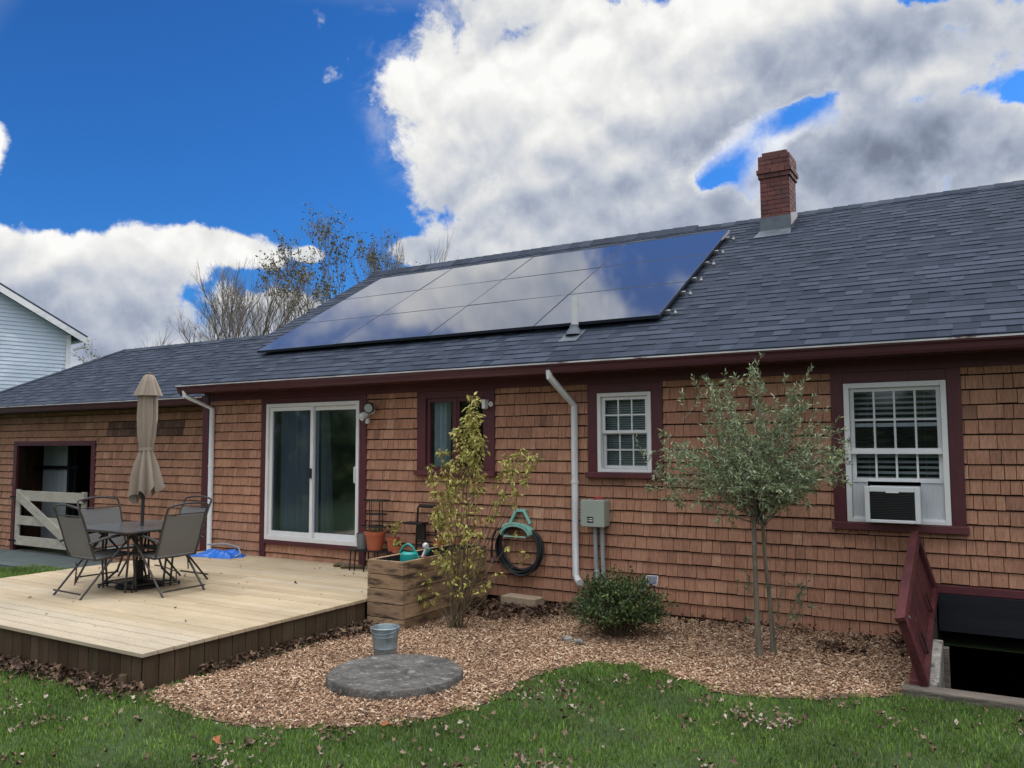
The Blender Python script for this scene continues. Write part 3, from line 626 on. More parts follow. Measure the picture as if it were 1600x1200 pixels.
# ------------------------------------------------------------------ solar array
ang = math.atan(PITCH); ca, sa = math.cos(ang), math.sin(ang)
def on_roof(x, s, h): return Vector((x, EY+s*ca-h*sa, EZ+s*sa+h*ca))   # s along slope, h above
S0 = (.355-EY)/ca; PW, PH = 1.662, 1.135
arr = thing('solar_array', (-6.67, .36, 3.2), 'black solar panel array of twelve panels mounted on the front roof slope', 'solar panels')
for c_i in range(4):
    for r_i in range(3):
        x0 = -10.0+c_i*(PW+.008); s0 = S0+r_i*(PH+.008)
        o = on_roof(x0+PW/2, s0+PH/2, .10)
        e = bpy.data.objects.new('solar_panel', None); col.objects.link(e); e.parent = arr; e.location = o-arr.location; e.rotation_euler = (ang+random.uniform(-.003, .003), random.uniform(-.002, .002), 0)
        q = MB(); a, b = PW/2, PH/2
        for bxx in ((-a, -b, -.035, a, -b+.007, .004), (-a, b-.007, -.035, a, b, .004), (-a, -b+.007, -.035, -a+.007, b-.007, .004), (a-.007, -b+.007, -.035, a, b-.007, .004)): q.box(*bxx)
        q.build('frame', X['pframe'], e, local=True)
        q = MB()
        q.box(-a+.008, -b+.008, -.004, a-.008, b-.008, .003, .5)
        q.build('cell_glass', X['panel'], e, local=True)
# mounting rails and clamps
for r_i in range(3):
    for k in (.22, .78):
        s = S0+r_i*(PH+.008)+PH*k; q = MB()
        q.bar(on_roof(-9.95, s, .045), on_roof(-3.28, s, .045), .04, .035, (0, -sa, ca)); rl = q.build('mounting_rail', X['alu'], arr)
        q = MB(); p = on_roof(-3.22, s, .03); q.lathe([(.022, p.z-.03), (.026, p.z-.01), (.014, p.z+.01), (.014, p.z+.035)], p.x, p.y, 8); q.build('end_bolt', X['alu'], rl)

# ------------------------------------------------------------------ deck
DX0, DX1, DY0, DZ = -10.72, -5.855, -4.45, .20
dk = thing('deck', (-8.3, -2.2, -.1), 'low timber deck of pale pine boards with a dark brown vertical plank skirt', 'deck')
q = MB(); y = DY0; 
while y < -.03:
    yy = min(y+.139, -.03); x = DX0
    joints = [] if y < DY0+.6 else ([random.choice((-9.3, -8.1, -7.2))])
    ends = [DX0]+joints+[DX1]
    for a, b in zip(ends, ends[1:]): q.box(a+(.0015 if a > DX0 else 0), y, DZ-.032, b-.0015, yy, DZ+random.uniform(-.0012, .0012), random.random() if y > DY0+.6 else random.uniform(.8, 1))
    y += .144 if y > DY0+.5 else .147
q.build('deck_boards', X['deck'], dk, bevel=.003)
q = MB(); y = DY0
while y < -.1:
    x = DX0+.06
    while x < DX1:
        for dy in (.03, .11):
            xx, yy = x+random.uniform(-.004, .004), y+dy+random.uniform(-.004, .004); q.add([(xx-.004, yy-.004, DZ+.0016), (xx+.004, yy-.004, DZ+.0016), (xx+.004, yy+.004, DZ+.0016), (xx-.004, yy+.004, DZ+.0016)], [(0, 1, 2, 3)])
        x += .405
    y += .144 if y > DY0+.5 else .147
tag(q.build('screw_heads', X['twig'], dk), kind='stuff')
q = MB(); x = DX0+.02
while x < DX1-.04: q.box(x, DY0+.03, -.30, min(x+.139, DX1-.03), DY0+.05, DZ-.034); x += .146
q.build('front_skirt', X['deckend'], dk, bevel=.002)
q = MB(); y = DY0+.03
while y < -1.8: q.box(DX1-.050, y, -.25, DX1-.028, y+.139, DZ-.034); y += .146
q.build('side_skirt', X['deckend'], dk, bevel=.002)
q = MB(); q.box(DX0+.05, DY0+.055, -.3, DX1-.055, -.05, DZ-.04); q.build('joists', X['darkwood'], dk)
q = MB(); q.lathe([(.035, -.10), (.035, .02), (.03, .03)], -6.02, DY0-.05, 12)
tag(q.build('post_stub', X['deckend'], smooth=True), 'short dark post stub against the front skirt near the deck corner', 'post')

# ------------------------------------------------------------------ furniture
def chair_proto():
    e = thing('patio_chair', (0, 0, 0), 'patio chair', 'chair', 'folding sling chairs round the deck table')
    W = .27; r = .0125
    for s in (-1, 1):
        q = MB(); q.tube([(s*W, .25, .64), (s*W, .05, .44), (s*W, -.14, .22), (s*W, -.33, 0)], r, 8); q.build('rear_leg', X['frame'], e, smooth=True, local=True)
        q = MB(); q.tube([(s*(W+.02), .27, .64), (s*(W+.02), .25, .40), (s*(W+.02), .29, 0)], r, 8); q.build('front_leg', X['frame'], e, smooth=True, local=True)
        q = MB(); q.tube([(s*(W+.015), -.27, .58), (s*(W+.015), -.10, .625), (s*(W+.015), .12, .65), (s*(W+.015), .30, .655), (s*(W+.015), .34, .63)], .015, 8, sx=1.3); q.build('armrest', X['frame'], e, smooth=True, local=True)
    q = MB(); q.tube([(-W, -.33, .06), (W, -.33+.0, .06)], .010, 8); q.tube([(-W, -.16, .09), (W*.2, -.16, .09)], .001, 4); q.build('rear_stretcher', X['frame'], e, smooth=True, local=True)
    q = MB(); q.tube([(-W-.02, .285, .06), (W+.02, .285, .06)], .010, 8); q.build('front_stretcher', X['frame'], e, smooth=True, local=True)
    q = MB(); B = [(0, -.17, .40), (0, -.215, .52), (0, -.27, .70), (0, -.325, .86), (0, -.36, .94)]
    q.tube([(-W+.01, a[1], a[2]) for a in B]+[(-W+.02, -.372, .965), (-W+.05, -.378, .975), (-.08, -.39, .995), (.08, -.39, .995), (W-.05, -.378, .975), (W-.02, -.372, .965)]+[(W-.01, a[1], a[2]) for a in B[::-1]], r, 8)
    q.tube([(-W+.01, -.33, .875), (W-.01, -.33, .875)], .008, 6); q.tube([(-W+.01, -.17, .40), (W-.01, -.17, .40)], .01, 6); q.build('back_frame', X['frame'], e, smooth=True, local=True)
    q = MB(); q.tube([(-W+.01, -.17, .40), (-W+.01, .26, .425), (-W+.03, .285, .42), (W-.03, .285, .42), (W-.01, .26, .425), (W-.01, -.17, .40)], r, 8); q.build('seat_frame', X['frame'], e, smooth=True, local=True)
    def sheet(P, wd, nm, sag):
        q = MB(); vs = []; n = len(P); nx = 6
        for a in P:
            for k in range(nx+1):
                u = k/nx*2-1; d = sag*(1-u*u); vs.append((u*wd, a[0]-(d if nm == 'back_sling' else 0), a[1]-(d if nm != 'back_sling' else 0)))
        f = [(j*(nx+1)+k, j*(nx+1)+k+1, (j+1)*(nx+1)+k+1, (j+1)*(nx+1)+k) for j in range(n-1) for k in range(nx)]
        b = len(vs); vs += [(x_, y_+(.004 if nm == 'back_sling' else 0), z_+(.004 if nm != 'back_sling' else 0)) for x_, y_, z_ in vs]
        f += [tuple(b+i for i in q_[::-1]) for q_ in f]; q.add(vs, f, .5); q.build(nm, X['sling'], e, smooth=True, local=True)
    sheet([(-.172, .42), (-.215, .52), (-.245, .61), (-.27, .70), (-.325, .86)], W-.018, 'back_sling', .012)
    sheet([(-.165, .405), (0, .408), (.15, .418), (.275, .428)], W-.018, 'seat_sling', .02)
    q = MB(); q.tube([(-W+.04, -.12, .33), (-W*.5, -.16, .30), (-W*.1, -.22, .24), (-W*.1, -.23, .12)], .008, 6); q.build('fold_brace', X['frame'], e, smooth=True, local=True)
    return e
TX, TY_ = -8.66, -2.55
cps = [((-8.70, -3.05, DZ), R(-3), 'sling chair on the near left of the deck table with its back to the lawn'),
       ((-8.13, -2.60, DZ), R(91), 'sling chair right of the deck table, seen from behind, nearest the sliding door'),
       ((-9.25, -2.50, DZ), R(-92), 'sling chair on the far left of the table in front of the stable gate'),
       ((-8.68, -2.13, DZ), R(178), 'sling chair behind the table beside the blue tarpaulin')]
pc = chair_proto()
for i, (l, a, lab) in enumerate(cps):
    o = pc if i == 0 else copy_tree(pc); o.location = l; o.rotation_euler = (0, 0, a); o['label'] = lab
tb = thing('patio_table', (TX, TY_, DZ), 'square grey glass patio table with dark metal legs under the closed umbrella', 'table')
hw = .52; zt = DZ+.70
def rsq(hw, r, n=5):
    P = []
    for cx, cy, a0 in ((1, 1, 0), (-1, 1, 90), (-1, -1, 180), (1, -1, 270)):
        for k in range(n+1): a = R(a0+90*k/n); P.append((TX+cx*(hw-r)+r*math.cos(a), TY_+cy*(hw-r)+r*math.sin(a)))
    return P
q = MB(); q.prism(rsq(hw-.012, .10), 2, zt-.006, zt+.001); q.build('tabletop', X['ttop'], tb)
q = MB(); P = rsq(hw, .11); q.tube([(a, b, zt-.012) for a, b in P], .016, 8, closed=True); q.build('table_rim', X['frame'], tb, smooth=True)
for sx in (-1, 1):
    for sy in (-1, 1):
        q = MB(); q.tube([(TX+sx*.36, TY_+sy*.36, zt-.02), (TX+sx*.24, TY_+sy*.24, zt-.14), (TX+sx*.13, TY_+sy*.13, zt-.32), (TX+sx*.17, TY_+sy*.17, zt-.5), (TX+sx*.31, TY_+sy*.31, DZ+.012)], .013, 8); q.build('leg', X['frame'], tb, smooth=True)
q = MB(); q.tube([(TX-.31, TY_-.31, DZ+.04), (TX+.31, TY_-.31, DZ+.04), (TX+.31, TY_+.31, DZ+.04), (TX-.31, TY_+.31, DZ+.04)], .011, 8, closed=True); q.build('base_frame', X['frame'], tb, smooth=True)
um = thing('patio_umbrella', (TX, TY_, DZ), 'closed beige patio umbrella standing through the middle of the table', 'umbrella')
q = MB(); q.lathe([(.26, DZ+.002), (.26, DZ+.025), (.22, DZ+.05), (.09, DZ+.07), (.04, DZ+.09), (.04, DZ+.30), (.03, DZ+.305)], TX, TY_, 28); q.build('base', X['iron'], um, smooth=True)
tx, ty = .02, .02
q = MB(); q.tube([(TX, TY_, DZ+.05), (TX+.012, TY_+.01, 1.4), (TX+.03, TY_+.03, 2.66)], .019, 12); q.build('pole', X['frame'], um, smooth=True)
def pleat(n, amp, ph=0):
    return lambda a, z, r: r*(1+amp*math.cos(n*a+ph+z*.8)+amp*.5*math.cos((n+3)*a+2*ph+z*2.1))
q = MB(); prof = [(.160, 1.27), (.155, 1.36), (.132, 1.50), (.105, 1.62), (.072, 1.76), (.066, 1.80), (.076, 1.84), (.088, 1.95), (.098, 2.15), (.094, 2.35), (.085, 2.50), (.06, 2.60)]
def wobu(a, z, r):
    k = .30 if z < 1.7 else (.10 if z < 1.85 else .15)
    return r*(1+k*math.cos(8*a+.6+z*.5+.4*math.sin(3*a))+.09*math.cos(13*a+z*3)+(.17 if z < 1.5 else .06)*math.cos(a-.9)+.06*math.cos(3*a+z))
o0 = len(q.v); q.lathe(prof, TX+.02, TY_+.02, 96, wob=wobu, c=.5, cap0=False)
for i in range(96):
    x_, y_, z_ = q.v[i]; a = math.atan2(y_-TY_-.02, x_-TX-.02); q.v[i] = (x_, y_, z_+.07*math.cos(a-.6)+.045*math.cos(8*a+.6)+.02*math.cos(5*a))
q.build('canopy', X['canvas'], um, smooth=True)
q = MB(); q.lathe([(.140, 2.42), (.112, 2.50), (.082, 2.58), (.055, 2.655), (.03, 2.675)], TX+.028, TY_+.028, 96, wob=lambda a, z, r: r*(1+.17*math.cos(6*a+1)*(1 if z < 2.6 else .4)+.05*math.cos(11*a)), c=.5, cap0=False)
q.build('canopy_vent_flap', X['canvas'], um, smooth=True)
q = MB(); q.lathe([(.079, 1.775), (.079, 1.815)], TX+.02, TY_+.02, 32, c=.5, cap0=False, cap1=False); q.build('tie_strap', X['canvas'], um)
q = MB(); q.lathe([(.03, 2.67), (.036, 2.685), (.02, 2.70)], TX+.03, TY_+.03, 16); q.build('finial', X['frame'], um, smooth=True)

# blue tarpaulin: folded flat heap
def grid_heap(nm, m, cx, cy, z0, rx, ry, h, label, cat, seed, rz=0):
    rr = random.Random(seed); n = 36; q = MB(); vs = []
    ph = [rr.uniform(0, 6) for _ in range(8)]
    for i in range(n+1):
        for j in range(n+1):
            u, v = i/n*2-1, j/n*2-1; d = max(abs(u), abs(v))
            e = 1+.10*math.sin(5*math.atan2(v, u)+ph[0])
            z = h*max(0, 1-d**5)*(.55+.25*math.sin(3.2*u+5*v+ph[1])+.18*abs(math.sin(9*u-4*v+ph[2]))+.10*abs(math.sin(17*v+5*u+ph[3])))
            a, b = u*rx*e, v*ry*e
            vs.append((cx+a*math.cos(rz)-b*math.sin(rz), cy+a*math.sin(rz)+b*math.cos(rz), z0+.002+max(z, 0)))
    q.add(vs, [(i*(n+1)+j, (i+1)*(n+1)+j, (i+1)*(n+1)+j+1, i*(n+1)+j+1) for i in range(n) for j in range(n)], .5)
    o = q.build(nm, m); o.data.shade_smooth(); return tag(o, label, cat)
grid_heap('folded_tarpaulin', X['tarp'], -9.96, -.34, DZ, .38, .19, .10, 'crumpled bright blue tarpaulin lying on the deck against the house wall', 'tarpaulin', 3, R(8))
q = MB(); q.tube([(-10.42, -.20, DZ+.13), (-10.1, -.12, DZ+.15), (-9.8, -.14, DZ+.12), (-9.62, -.26, DZ+.05), (-9.6, -.38, DZ+.02)], .012, 8)
tag(q.build('cable', X['conduit'], smooth=True), 'grey cable curving over the blue tarpaulin at the wall', 'cable')
# shoes / planks by the door
for i, (x, y, a) in enumerate(((-7.62, -.22, 20), (-7.44, -.27, 28))):
    q = MB(); n = 14; sec = [(-.16, .028, .03), (-.12, .045, .055), (-.05, .05, .06), (.03, .042, .045), (.10, .047, .045), (.15, .03, .03)]
    vs = []; 
    for s_, w_, h_ in sec:
        for k in range(n): b = 2*math.pi*k/n; vs.append((s_, w_*math.cos(b), max(0, h_*.5+h_*.55*math.sin(b))))
    f = [(j*n+k, j*n+(k+1) % n, (j+1)*n+(k+1) % n, (j+1)*n+k) for j in range(len(sec)-1) for k in range(n)]+[tuple(range(n))[::-1], tuple(range((len(sec)-1)*n, len(sec)*n))]
    q.add(vs, f, .5); o = q.build('shoe', X['twig'], smooth=True); o.location = (x, y, DZ+.003); o.rotation_euler = (0, 0, R(a))
    tag(o, ['left one of the pair of brown shoes lying on the deck by the sliding door', 'right one of the pair of brown shoes lying next to the timber planter'][i], 'shoe', 'pair of shoes by the door')

# ------------------------------------------------------------------ planter and its neighbours
PX0, PX1, PY0, PY1, PZ0, PZ1 = -5.84, -5.36, -1.82, -.22, -.12, .625
pl = thing('planter_box', (-5.6, -1.0, -.1), 'large raised planter box of weathered timber planks beside the deck', 'planter')
nb_ = 5; hh = (PZ1-PZ0)/nb_
for k in range(nb_):
    z0 = PZ0+k*hh; z1 = z0+hh-.007; sh = random.uniform(-.003, .003)
    q = MB(); q.box(PX0, PY0+sh, z0, PX1, PY0+.035+sh, z1); q.build('plank', X['planterw'], pl, bevel=.004)
    q = MB(); q.box(PX1-.035+sh, PY0+.036, z0, PX1+sh, PY1-.036, z1); q.build('plank', X['planterw'], pl, bevel=.004)
    q = MB(); q.box(PX0+sh, PY0+.036, z0, PX0+.035+sh, PY1-.036, z1); q.build('plank', X['planterw'], pl, bevel=.004)
    q = MB(); q.box(PX0, PY1-.035, z0, PX1, PY1, z1); q.build('plank', X['planterw'], pl, bevel=.004)
q = MB()
for a, b, c, d in ((PX0+.037, PY0+.037, PX1-.037, PY0+.043), (PX0+.037, PY1-.043, PX1-.037, PY1-.037), (PX0+.037, PY0+.045, PX0+.043, PY1-.045), (PX1-.043, PY0+.045, PX1-.037, PY1-.045)): q.box(a, b, PZ0, c, d, PZ1-.015)
q.build('liner', X['planterd'], pl)
q = MB(); q.box(PX0+.044, PY0+.044, PZ0, PX1-.044, PY1-.044, PZ1-.12); q.build('soil', X['soil'], pl)

def pot(x, y, z, r, h, m, label, nm='plant_pot', rim=True):
    e = thing(nm, (x, y, z), label, 'plant pot', 'plant pots beside the door')
    q = MB(); pr = [(r*.72, z), (r*.93, z+h*.82), (r, z+h*.82), (r*1.03, z+h), (r*.93, z+h), (r*.86, z+h*.86)] if rim else [(r*.85, z), (r, z+h), (r*.94, z+h), (r*.9, z+h*.8)]
    q.lathe(pr, x, y, 28, cap1=False); q.build('pot_body', m, e, smooth=True)
    q = MB(); q.lathe([(r*.9, z+h*.82), (r*.5, z+h*.86), (.01, z+h*.87)], x, y, 20); q.build('soil', X['soil'], e)
    return e
def leaves(name, P, Dr, size, width, m, parent=None, rnd=None, droop=0.0, fold=.25):
    P = np.asarray(P, float); n = len(P); Dr = np.asarray(Dr, float); Dr /= np.linalg.norm(Dr, axis=1)[:, None]+1e-9
    Dr[:, 2] -= droop; Dr /= np.linalg.norm(Dr, axis=1)[:, None]+1e-9
    s = rng.normal(size=(n, 3)); s -= Dr*np.sum(s*Dr, 1)[:, None]; s /= np.linalg.norm(s, axis=1)[:, None]; nn = np.cross(Dr, s)
    Ls = size*rng.uniform(.6, 1.25, (n, 1)); Ws = width*rng.uniform(.7, 1.2, (n, 1))
    V = np.stack([P, P+Dr*Ls*.45+s*Ws*.5+nn*Ws*fold, P+Dr*Ls, P+Dr*Ls*.45-s*Ws*.5+nn*Ws*fold], 1).reshape(-1, 3)
    i = np.arange(n)*4; F = np.concatenate([np.stack([i, i+1, i+2], 1), np.stack([i, i+2, i+3], 1)])
    rv = rng.random(n) if rnd is None else rnd
    return bulk(name, V, F, m, np.concatenate([rv, rv]), parent)
def tuft(e, x, y, z, r, h, n, m, name='foliage', size=.05, w=.02, droop=.2):
    q = MB(); P, Dd = [], []
    for k in range(max(4, n//14)):
        a = random.uniform(0, 6.28); rr = random.uniform(.1, 1)*r; tip = (x+math.cos(a)*rr, y+math.sin(a)*rr, z+h*random.uniform(.55, 1))
        mid = (x+math.cos(a)*rr*.35, y+math.sin(a)*rr*.35, z+(tip[2]-z)*.6); q.tube([(x, y, z), mid, tip], [.003, .002, .001], 4)
        for j in range(14):
            u = random.uniform(.3, 1); p = [mid[i]+(tip[i]-mid[i])*max(0, (u-.4)/.6) for i in range(3)]
            P.append(p); Dd.append((random.gauss(0, 1), random.gauss(0, 1), random.gauss(.2, .6)))
    q.build('stems', X['twig'], e); leaves(name, P, Dd, size, w, m, e, droop=droop)
# plant stand against the wall
ps = thing('plant_stand', (-7.0, -.25, DZ), 'low black iron plant stand against the wall right of the door', 'plant stand')
SZ = .47
q = MB()
for k in range(6): q.box(-7.40, -.42+k*.055, SZ-.012, -5.95, -.39+k*.055, SZ-.001)
q.build('shelf', X['iron'], ps)
for x in (-7.36, -7.28, -7.12, -6.95, -6.7, -6.0):
    q = MB(); q.tube([(x, -.40, SZ-.01), (x, -.42, DZ)], .009, 6); q.tube([(x, -.15, SZ-.01), (x, -.13, DZ)], .009, 6); q.build('leg', X['iron'], ps, smooth=True)
e = pot(-7.27, -.27, SZ, .085, .20, X['greypot'], 'grey plastic pot on the left end of the plant stand', rim=False)
e = pot(-7.05, -.28, SZ, .135, .235, X['terra'], 'largest terracotta pot on the plant stand holding a dry plant'); tuft(e, -7.05, -.28, SZ+.19, .14, .10, 90, X['farleaf'], size=.05, w=.012)
e = pot(-6.78, -.25, SZ, .085, .17, X['terra'], 'small terracotta pot just right of the largest one with yellow green leaves'); tuft(e, -6.74, -.25, SZ+.15, .14, .24, 120, X['yellow'], size=.05, w=.02, droop=.5)
e = pot(-6.62, -.36, SZ-.03, .075, .11, X['terra'], 'small terracotta pot in front with drooping yellow leaves above the watering can'); tuft(e, -6.64, -.36, SZ+.05, .12, .10, 90, X['yellow'], size=.05, w=.02, droop=.6)
e = pot(-6.00, -.27, SZ+.02, .095, .15, X['terra'], 'terracotta pot with a tall leafy plant at the right end of the stand'); tuft(e, -6.0, -.27, SZ+.16, .22, .42, 330, X['yellow'], size=.045, w=.018, droop=.3)
e = pot(-5.80, -.12, SZ+.02, .09, .15, X['terra'], 'terracotta pot half hidden behind the planter at the wall')
# wire tower
wt = thing('wire_plant_tower', (-7.12, -.16, SZ), 'tall black wire plant support with round tiers beside the door', 'plant support')
for z, r in ((1.10, .21), (.92, .17), (.76, .23)):
    q = MB(); q.tube([(-7.12+r*math.cos(a*.3927), -.18+r*.6*math.sin(a*.3927), z) for a in range(16)], .007, 6, closed=True)
    q.lathe([(r*.55, z-.004), (r*.55, z+.004)], -7.12, -.18, 12); q.v[-24:] = [(a, -.18+(b+.18)*.5, c) for a, b, c in q.v[-24:]]
    q.build('tier', X['iron'], wt, smooth=True)
for x in (-7.22, -7.19, -7.05, -7.0): q = MB(); q.tube([(x, -.20, SZ), (x, -.20, 1.10)], .006, 6); q.build('post', X['iron'], wt, smooth=True)
# folding cart with loop handle
ct = thing('hand_cart', (-6.34, -.18, DZ), 'black folding hand cart with a looped handle leaning on the wall among the pots', 'hand cart')
q = MB(); q.tube([(-6.49, -.14, .46), (-6.49, -.10, 1.02), (-6.46, -.10, 1.055), (-6.22, -.10, 1.055), (-6.19, -.10, 1.02), (-6.19, -.14, .46)], .013, 8); q.build('frame', X['iron'], ct, smooth=True)
q = MB(); q.tube([(-6.45, -.10, 1.045), (-6.22, -.10, 1.045)], .022, 10); q.build('grip', X['blackp'], ct, smooth=True)
q = MB(); q.box(-6.62, -.24, .815, -6.32, -.10, .845); q.box(-6.47, -.16, .62, -6.34, -.12, .815); q.build('tray', X['blackp'], ct, bevel=.006)
for z in (.60, .54, .72): q = MB(); q.tube([(-6.49, -.14, z), (-6.19, -.14, z)], .010, 6); q.build('crossbar', X['iron'], ct, smooth=True)
for x in (-6.50, -6.18): q = MB(); q.tube([(x-.015, -.16, .28), (x+.015, -.16, .28)], .08, 18); q.build('wheel', X['blackp'], ct, smooth=True)
# watering can standing in the planter
wc = thing('watering_can', (-5.50, -1.30, .5), 'teal plastic watering can standing in the planter box', 'watering can')
cx, cy, z0 = -5.53, -1.50, .505
q = MB(); q.lathe([(.095, z0), (.10, z0+.10), (.095, z0+.155), (.07, z0+.175), (.045, z0+.178)], cx, cy, 28, cap1=False); q.build('can_body', X['teal'], wc, smooth=True)
q = MB(); A = [(cx-.11+.22*u, cy-.03+.06*u, z0+.10+.155*math.sin(math.pi*min(1, .12+u*.88))) for u in [k/12 for k in range(13)]]
q.tube(A, .011, 10, sx=1.5); q.build('handle', X['teal'], wc, smooth=True)
q = MB(); q.tube([(cx+.06, cy+.05, z0+.06), (cx+.13, cy+.10, z0+.13), (cx+.18, cy+.15, z0+.21)], [.02, .015, .011], 10); q.build('spout', X['teal'], wc, smooth=True)
# spray nozzle
sn = thing('spray_nozzle', (-5.40, -1.42, .62), 'pale hose spray nozzle lying on the planter edge next to the watering can', 'nozzle')
q = MB(); q.tube([(-5.40, -1.44, .625), (-5.385, -1.42, .68), (-5.37, -1.40, .73)], [.014, .013, .02], 10); q.build('stem', X['acw'], sn, smooth=True)
q = MB(); q.tube([(-5.375, -1.42, .745), (-5.34, -1.44, .74)], [.034, .026], 14); q.build('head', X['acw'], sn, smooth=True)
q = MB(); q.tube([(-5.43, -1.46, .628), (-5.36, -1.42, .628)], .009, 8); q.build('trigger', X['red'], sn, smooth=True)

# ------------------------------------------------------------------ wall fixtures
hh_ = thing('hose_hanger', (-5.0, -.02, .8), 'faded teal plastic hose hanger screwed to the shingle wall', 'hose hanger')
HXc = -4.99
q = MB()
pr = [(-.065, 1.045), (.065, 1.045), (.085, 1.0), (.17, .88), (.20, .80), (.20, .74), (.165, .79), (.10, .835), (0, .85), (-.10, .835), (-.165, .79), (-.20, .74), (-.20, .80), (-.17, .88), (-.085, 1.0)]
out = [(HXc+a, b) for a, b in pr]
# plate with a triangular hole: build as strips
q.bar((HXc-.14, -.05, .885), (HXc-.055, -.05, 1.035), .03, .04, (0, 1, 0)); q.bar((HXc+.14, -.05, .885), (HXc+.055, -.05, 1.035), .03, .04, (0, 1, 0))
q.box(HXc-.08, -.065, 1.02, HXc+.08, -.022, 1.055); q.build('bracket', X['tealp'], hh_, bevel=.006)
q = MB(); n = 16; vs = []
for yy in (-.20, -.022):
    for k in range(n+1):
        a = math.pi*k/n; vs.append((HXc-.195*math.cos(a), yy, .765+.115*math.sin(a)))
    for k in range(n+1):
        a = math.pi*k/n; vs.append((HXc-.185*math.cos(a), yy, .75+.11*math.sin(a)))
f = []
for k in range(n):
    a, b = k, k+1; m1 = n+1; M2 = 2*(n+1)
    f += [(a, b, M2+b, M2+a), (m1+b, m1+a, M2+m1+a, M2+m1+b), (a, m1+a, m1+b, b), (M2+b, M2+m1+b, M2+m1+a, M2+a)]
q.add(vs, f, .5)
vs = []
for k in range(n+1): a = math.pi*k/n; vs.append((HXc-.20*math.cos(a), -.205, .765+.125*math.sin(a)))
for k in range(n+1): a = math.pi*k/n; vs.append((HXc-.17*math.cos(a), -.205, .93-.03*abs(math.cos(a))+ .0*a) if 0 else (HXc-.16*math.cos(a), -.205, .865+.045*math.sin(a)))
o_ = len(vs); vs += [(a, b+.012, c) for a, b, c in vs]
f = [(k, k+1, n+2+k, n+1+k) for k in range(n)]+[(o_+k+1, o_+k, o_+n+1+k, o_+n+2+k) for k in range(n)]+[(n+1+k, n+2+k, o_+n+2+k, o_+n+1+k) for k in range(n)]
q.add(vs, f, .5); q.box(HXc-.15, -.20, .735, HXc+.16, -.19, .75)
q.build('saddle', X['tealp'], hh_, smooth=True)
q = MB(); rr = random.Random(5)
pts = []
loops = 9; K = 26
for l in range(loops):
    rx = .285+rr.uniform(-.045, .045); zb = .25+rr.uniform(-.05, .10)+.012*l; yy = -.05-.015*(l % 5)-.02*rr.random(); ph = rr.uniform(-.02, .03)
    for k in range(K):
        a = 2*math.pi*k/K+math.pi/2
        ztop = .875; cz = (ztop+zb)/2; rz = (ztop-zb)/2
        xx = HXc+ph*(1-math.sin(a))+ (rx if math.sin(a) < .55 else rx*(.62+.38*(1-math.sin(a))/.45))*math.cos(a)*-1
        pts.append((xx, yy-.015*math.sin(a*2), cz+rz*math.sin(a)))
pts2 = []
for i in range(len(pts)-K):
    t_ = (i % K)/K; pts2.append(tuple(pts[i][j]*(1-t_*.5)+pts[i+K][j]*t_*.5 for j in range(3)))
q.tube(pts2, .0125, 8)
q.tube([(HXc-.17, -.19, .84), (HXc-.27, -.17, .80), (HXc-.33, -.15, .70), (HXc-.35, -.14, .56), (HXc-.345, -.14, .46)], .012, 8)
ho = q.build('garden_hose', X['hose'], smooth=True); tag(ho, 'coiled black garden hose hanging from the teal hanger', 'hose')
q = MB(); q.tube([(HXc-.345, -.14, .465), (HXc-.345, -.14, .415)], .018, 12); q.build('coupling', X['alu'], ho, smooth=True)
# electrical enclosure
eb = thing('electrical_box', (-4.0, -.09, .9), 'pale grey green electrical box on the wall with two conduits running down', 'electrical box')
bx0, bx1, bz0, bz1, by = -4.11, -3.83, .905, 1.20, -.19
q = MB(); q.box(bx0, by+.028, bz0, bx1, -.02, bz1); q.build('case', X['boxm'], eb, bevel=.012)
q = MB(); q.box(bx0-.004, by, bz0-.004, bx1+.004, by+.025, bz1+.004); q.build('lid', X['boxm'], eb, bevel=.009)
q = MB()
for k in range(8): q.box(bx0-.018, by+.002, bz0+.03+k*.032, bx0-.002, by+.026, bz0+.045+k*.032)
q.build('hinge', X['conduit'], eb)
q = MB(); q.box(bx0+.075, by-.003, bz0+.045, bx0+.15, by-.0005, bz0+.11); lb = q.build('label', X['blackp'], eb)
q = MB(); q.box(bx0+.1, by-.005, bz0+.085, bx0+.142, by-.0035, bz0+.095); q.box(bx0+.1, by-.005, bz0+.062, bx0+.142, by-.0035, bz0+.072)
q.tube([(bx0+.09+.010*math.cos(a), by-.004, bz0+.078+.013*math.sin(a)) for a in [R(60+k*24) for k in range(11)]], .0022, 5); q.build('printed_mark', X['white'], lb)
q = MB(); q.tube([(bx0+.13, -.11, bz1+.004), (bx0+.13, -.11, bz1+.02)], .016, 12); q.build('red_cap', X['red'], eb, smooth=True)
q = MB(); q.box(bx0+.10, -.03, bz1+.004, bx0+.2, -.021, bz1+.03); q.build('mounting_tab', X['red'], eb)
for x, xb, zb in ((-3.985, -3.965, .03), (-3.90, -3.87, -.05)):
    q = MB(); q.tube([(x, -.085, bz0+.01), (x+.003, -.085, .6), (xb, -.075, zb)], .024, 14); q.build('conduit', X['conduit'], eb, smooth=True)
q = MB(); q.lathe([(.036, .28), (.036, .40), (.026, .42)], -3.972, -.08, 14); q.lathe([(.034, .06), (.034, .2)], -3.968, -.078, 14); q.build('coupling', X['conduit'], eb, smooth=True)
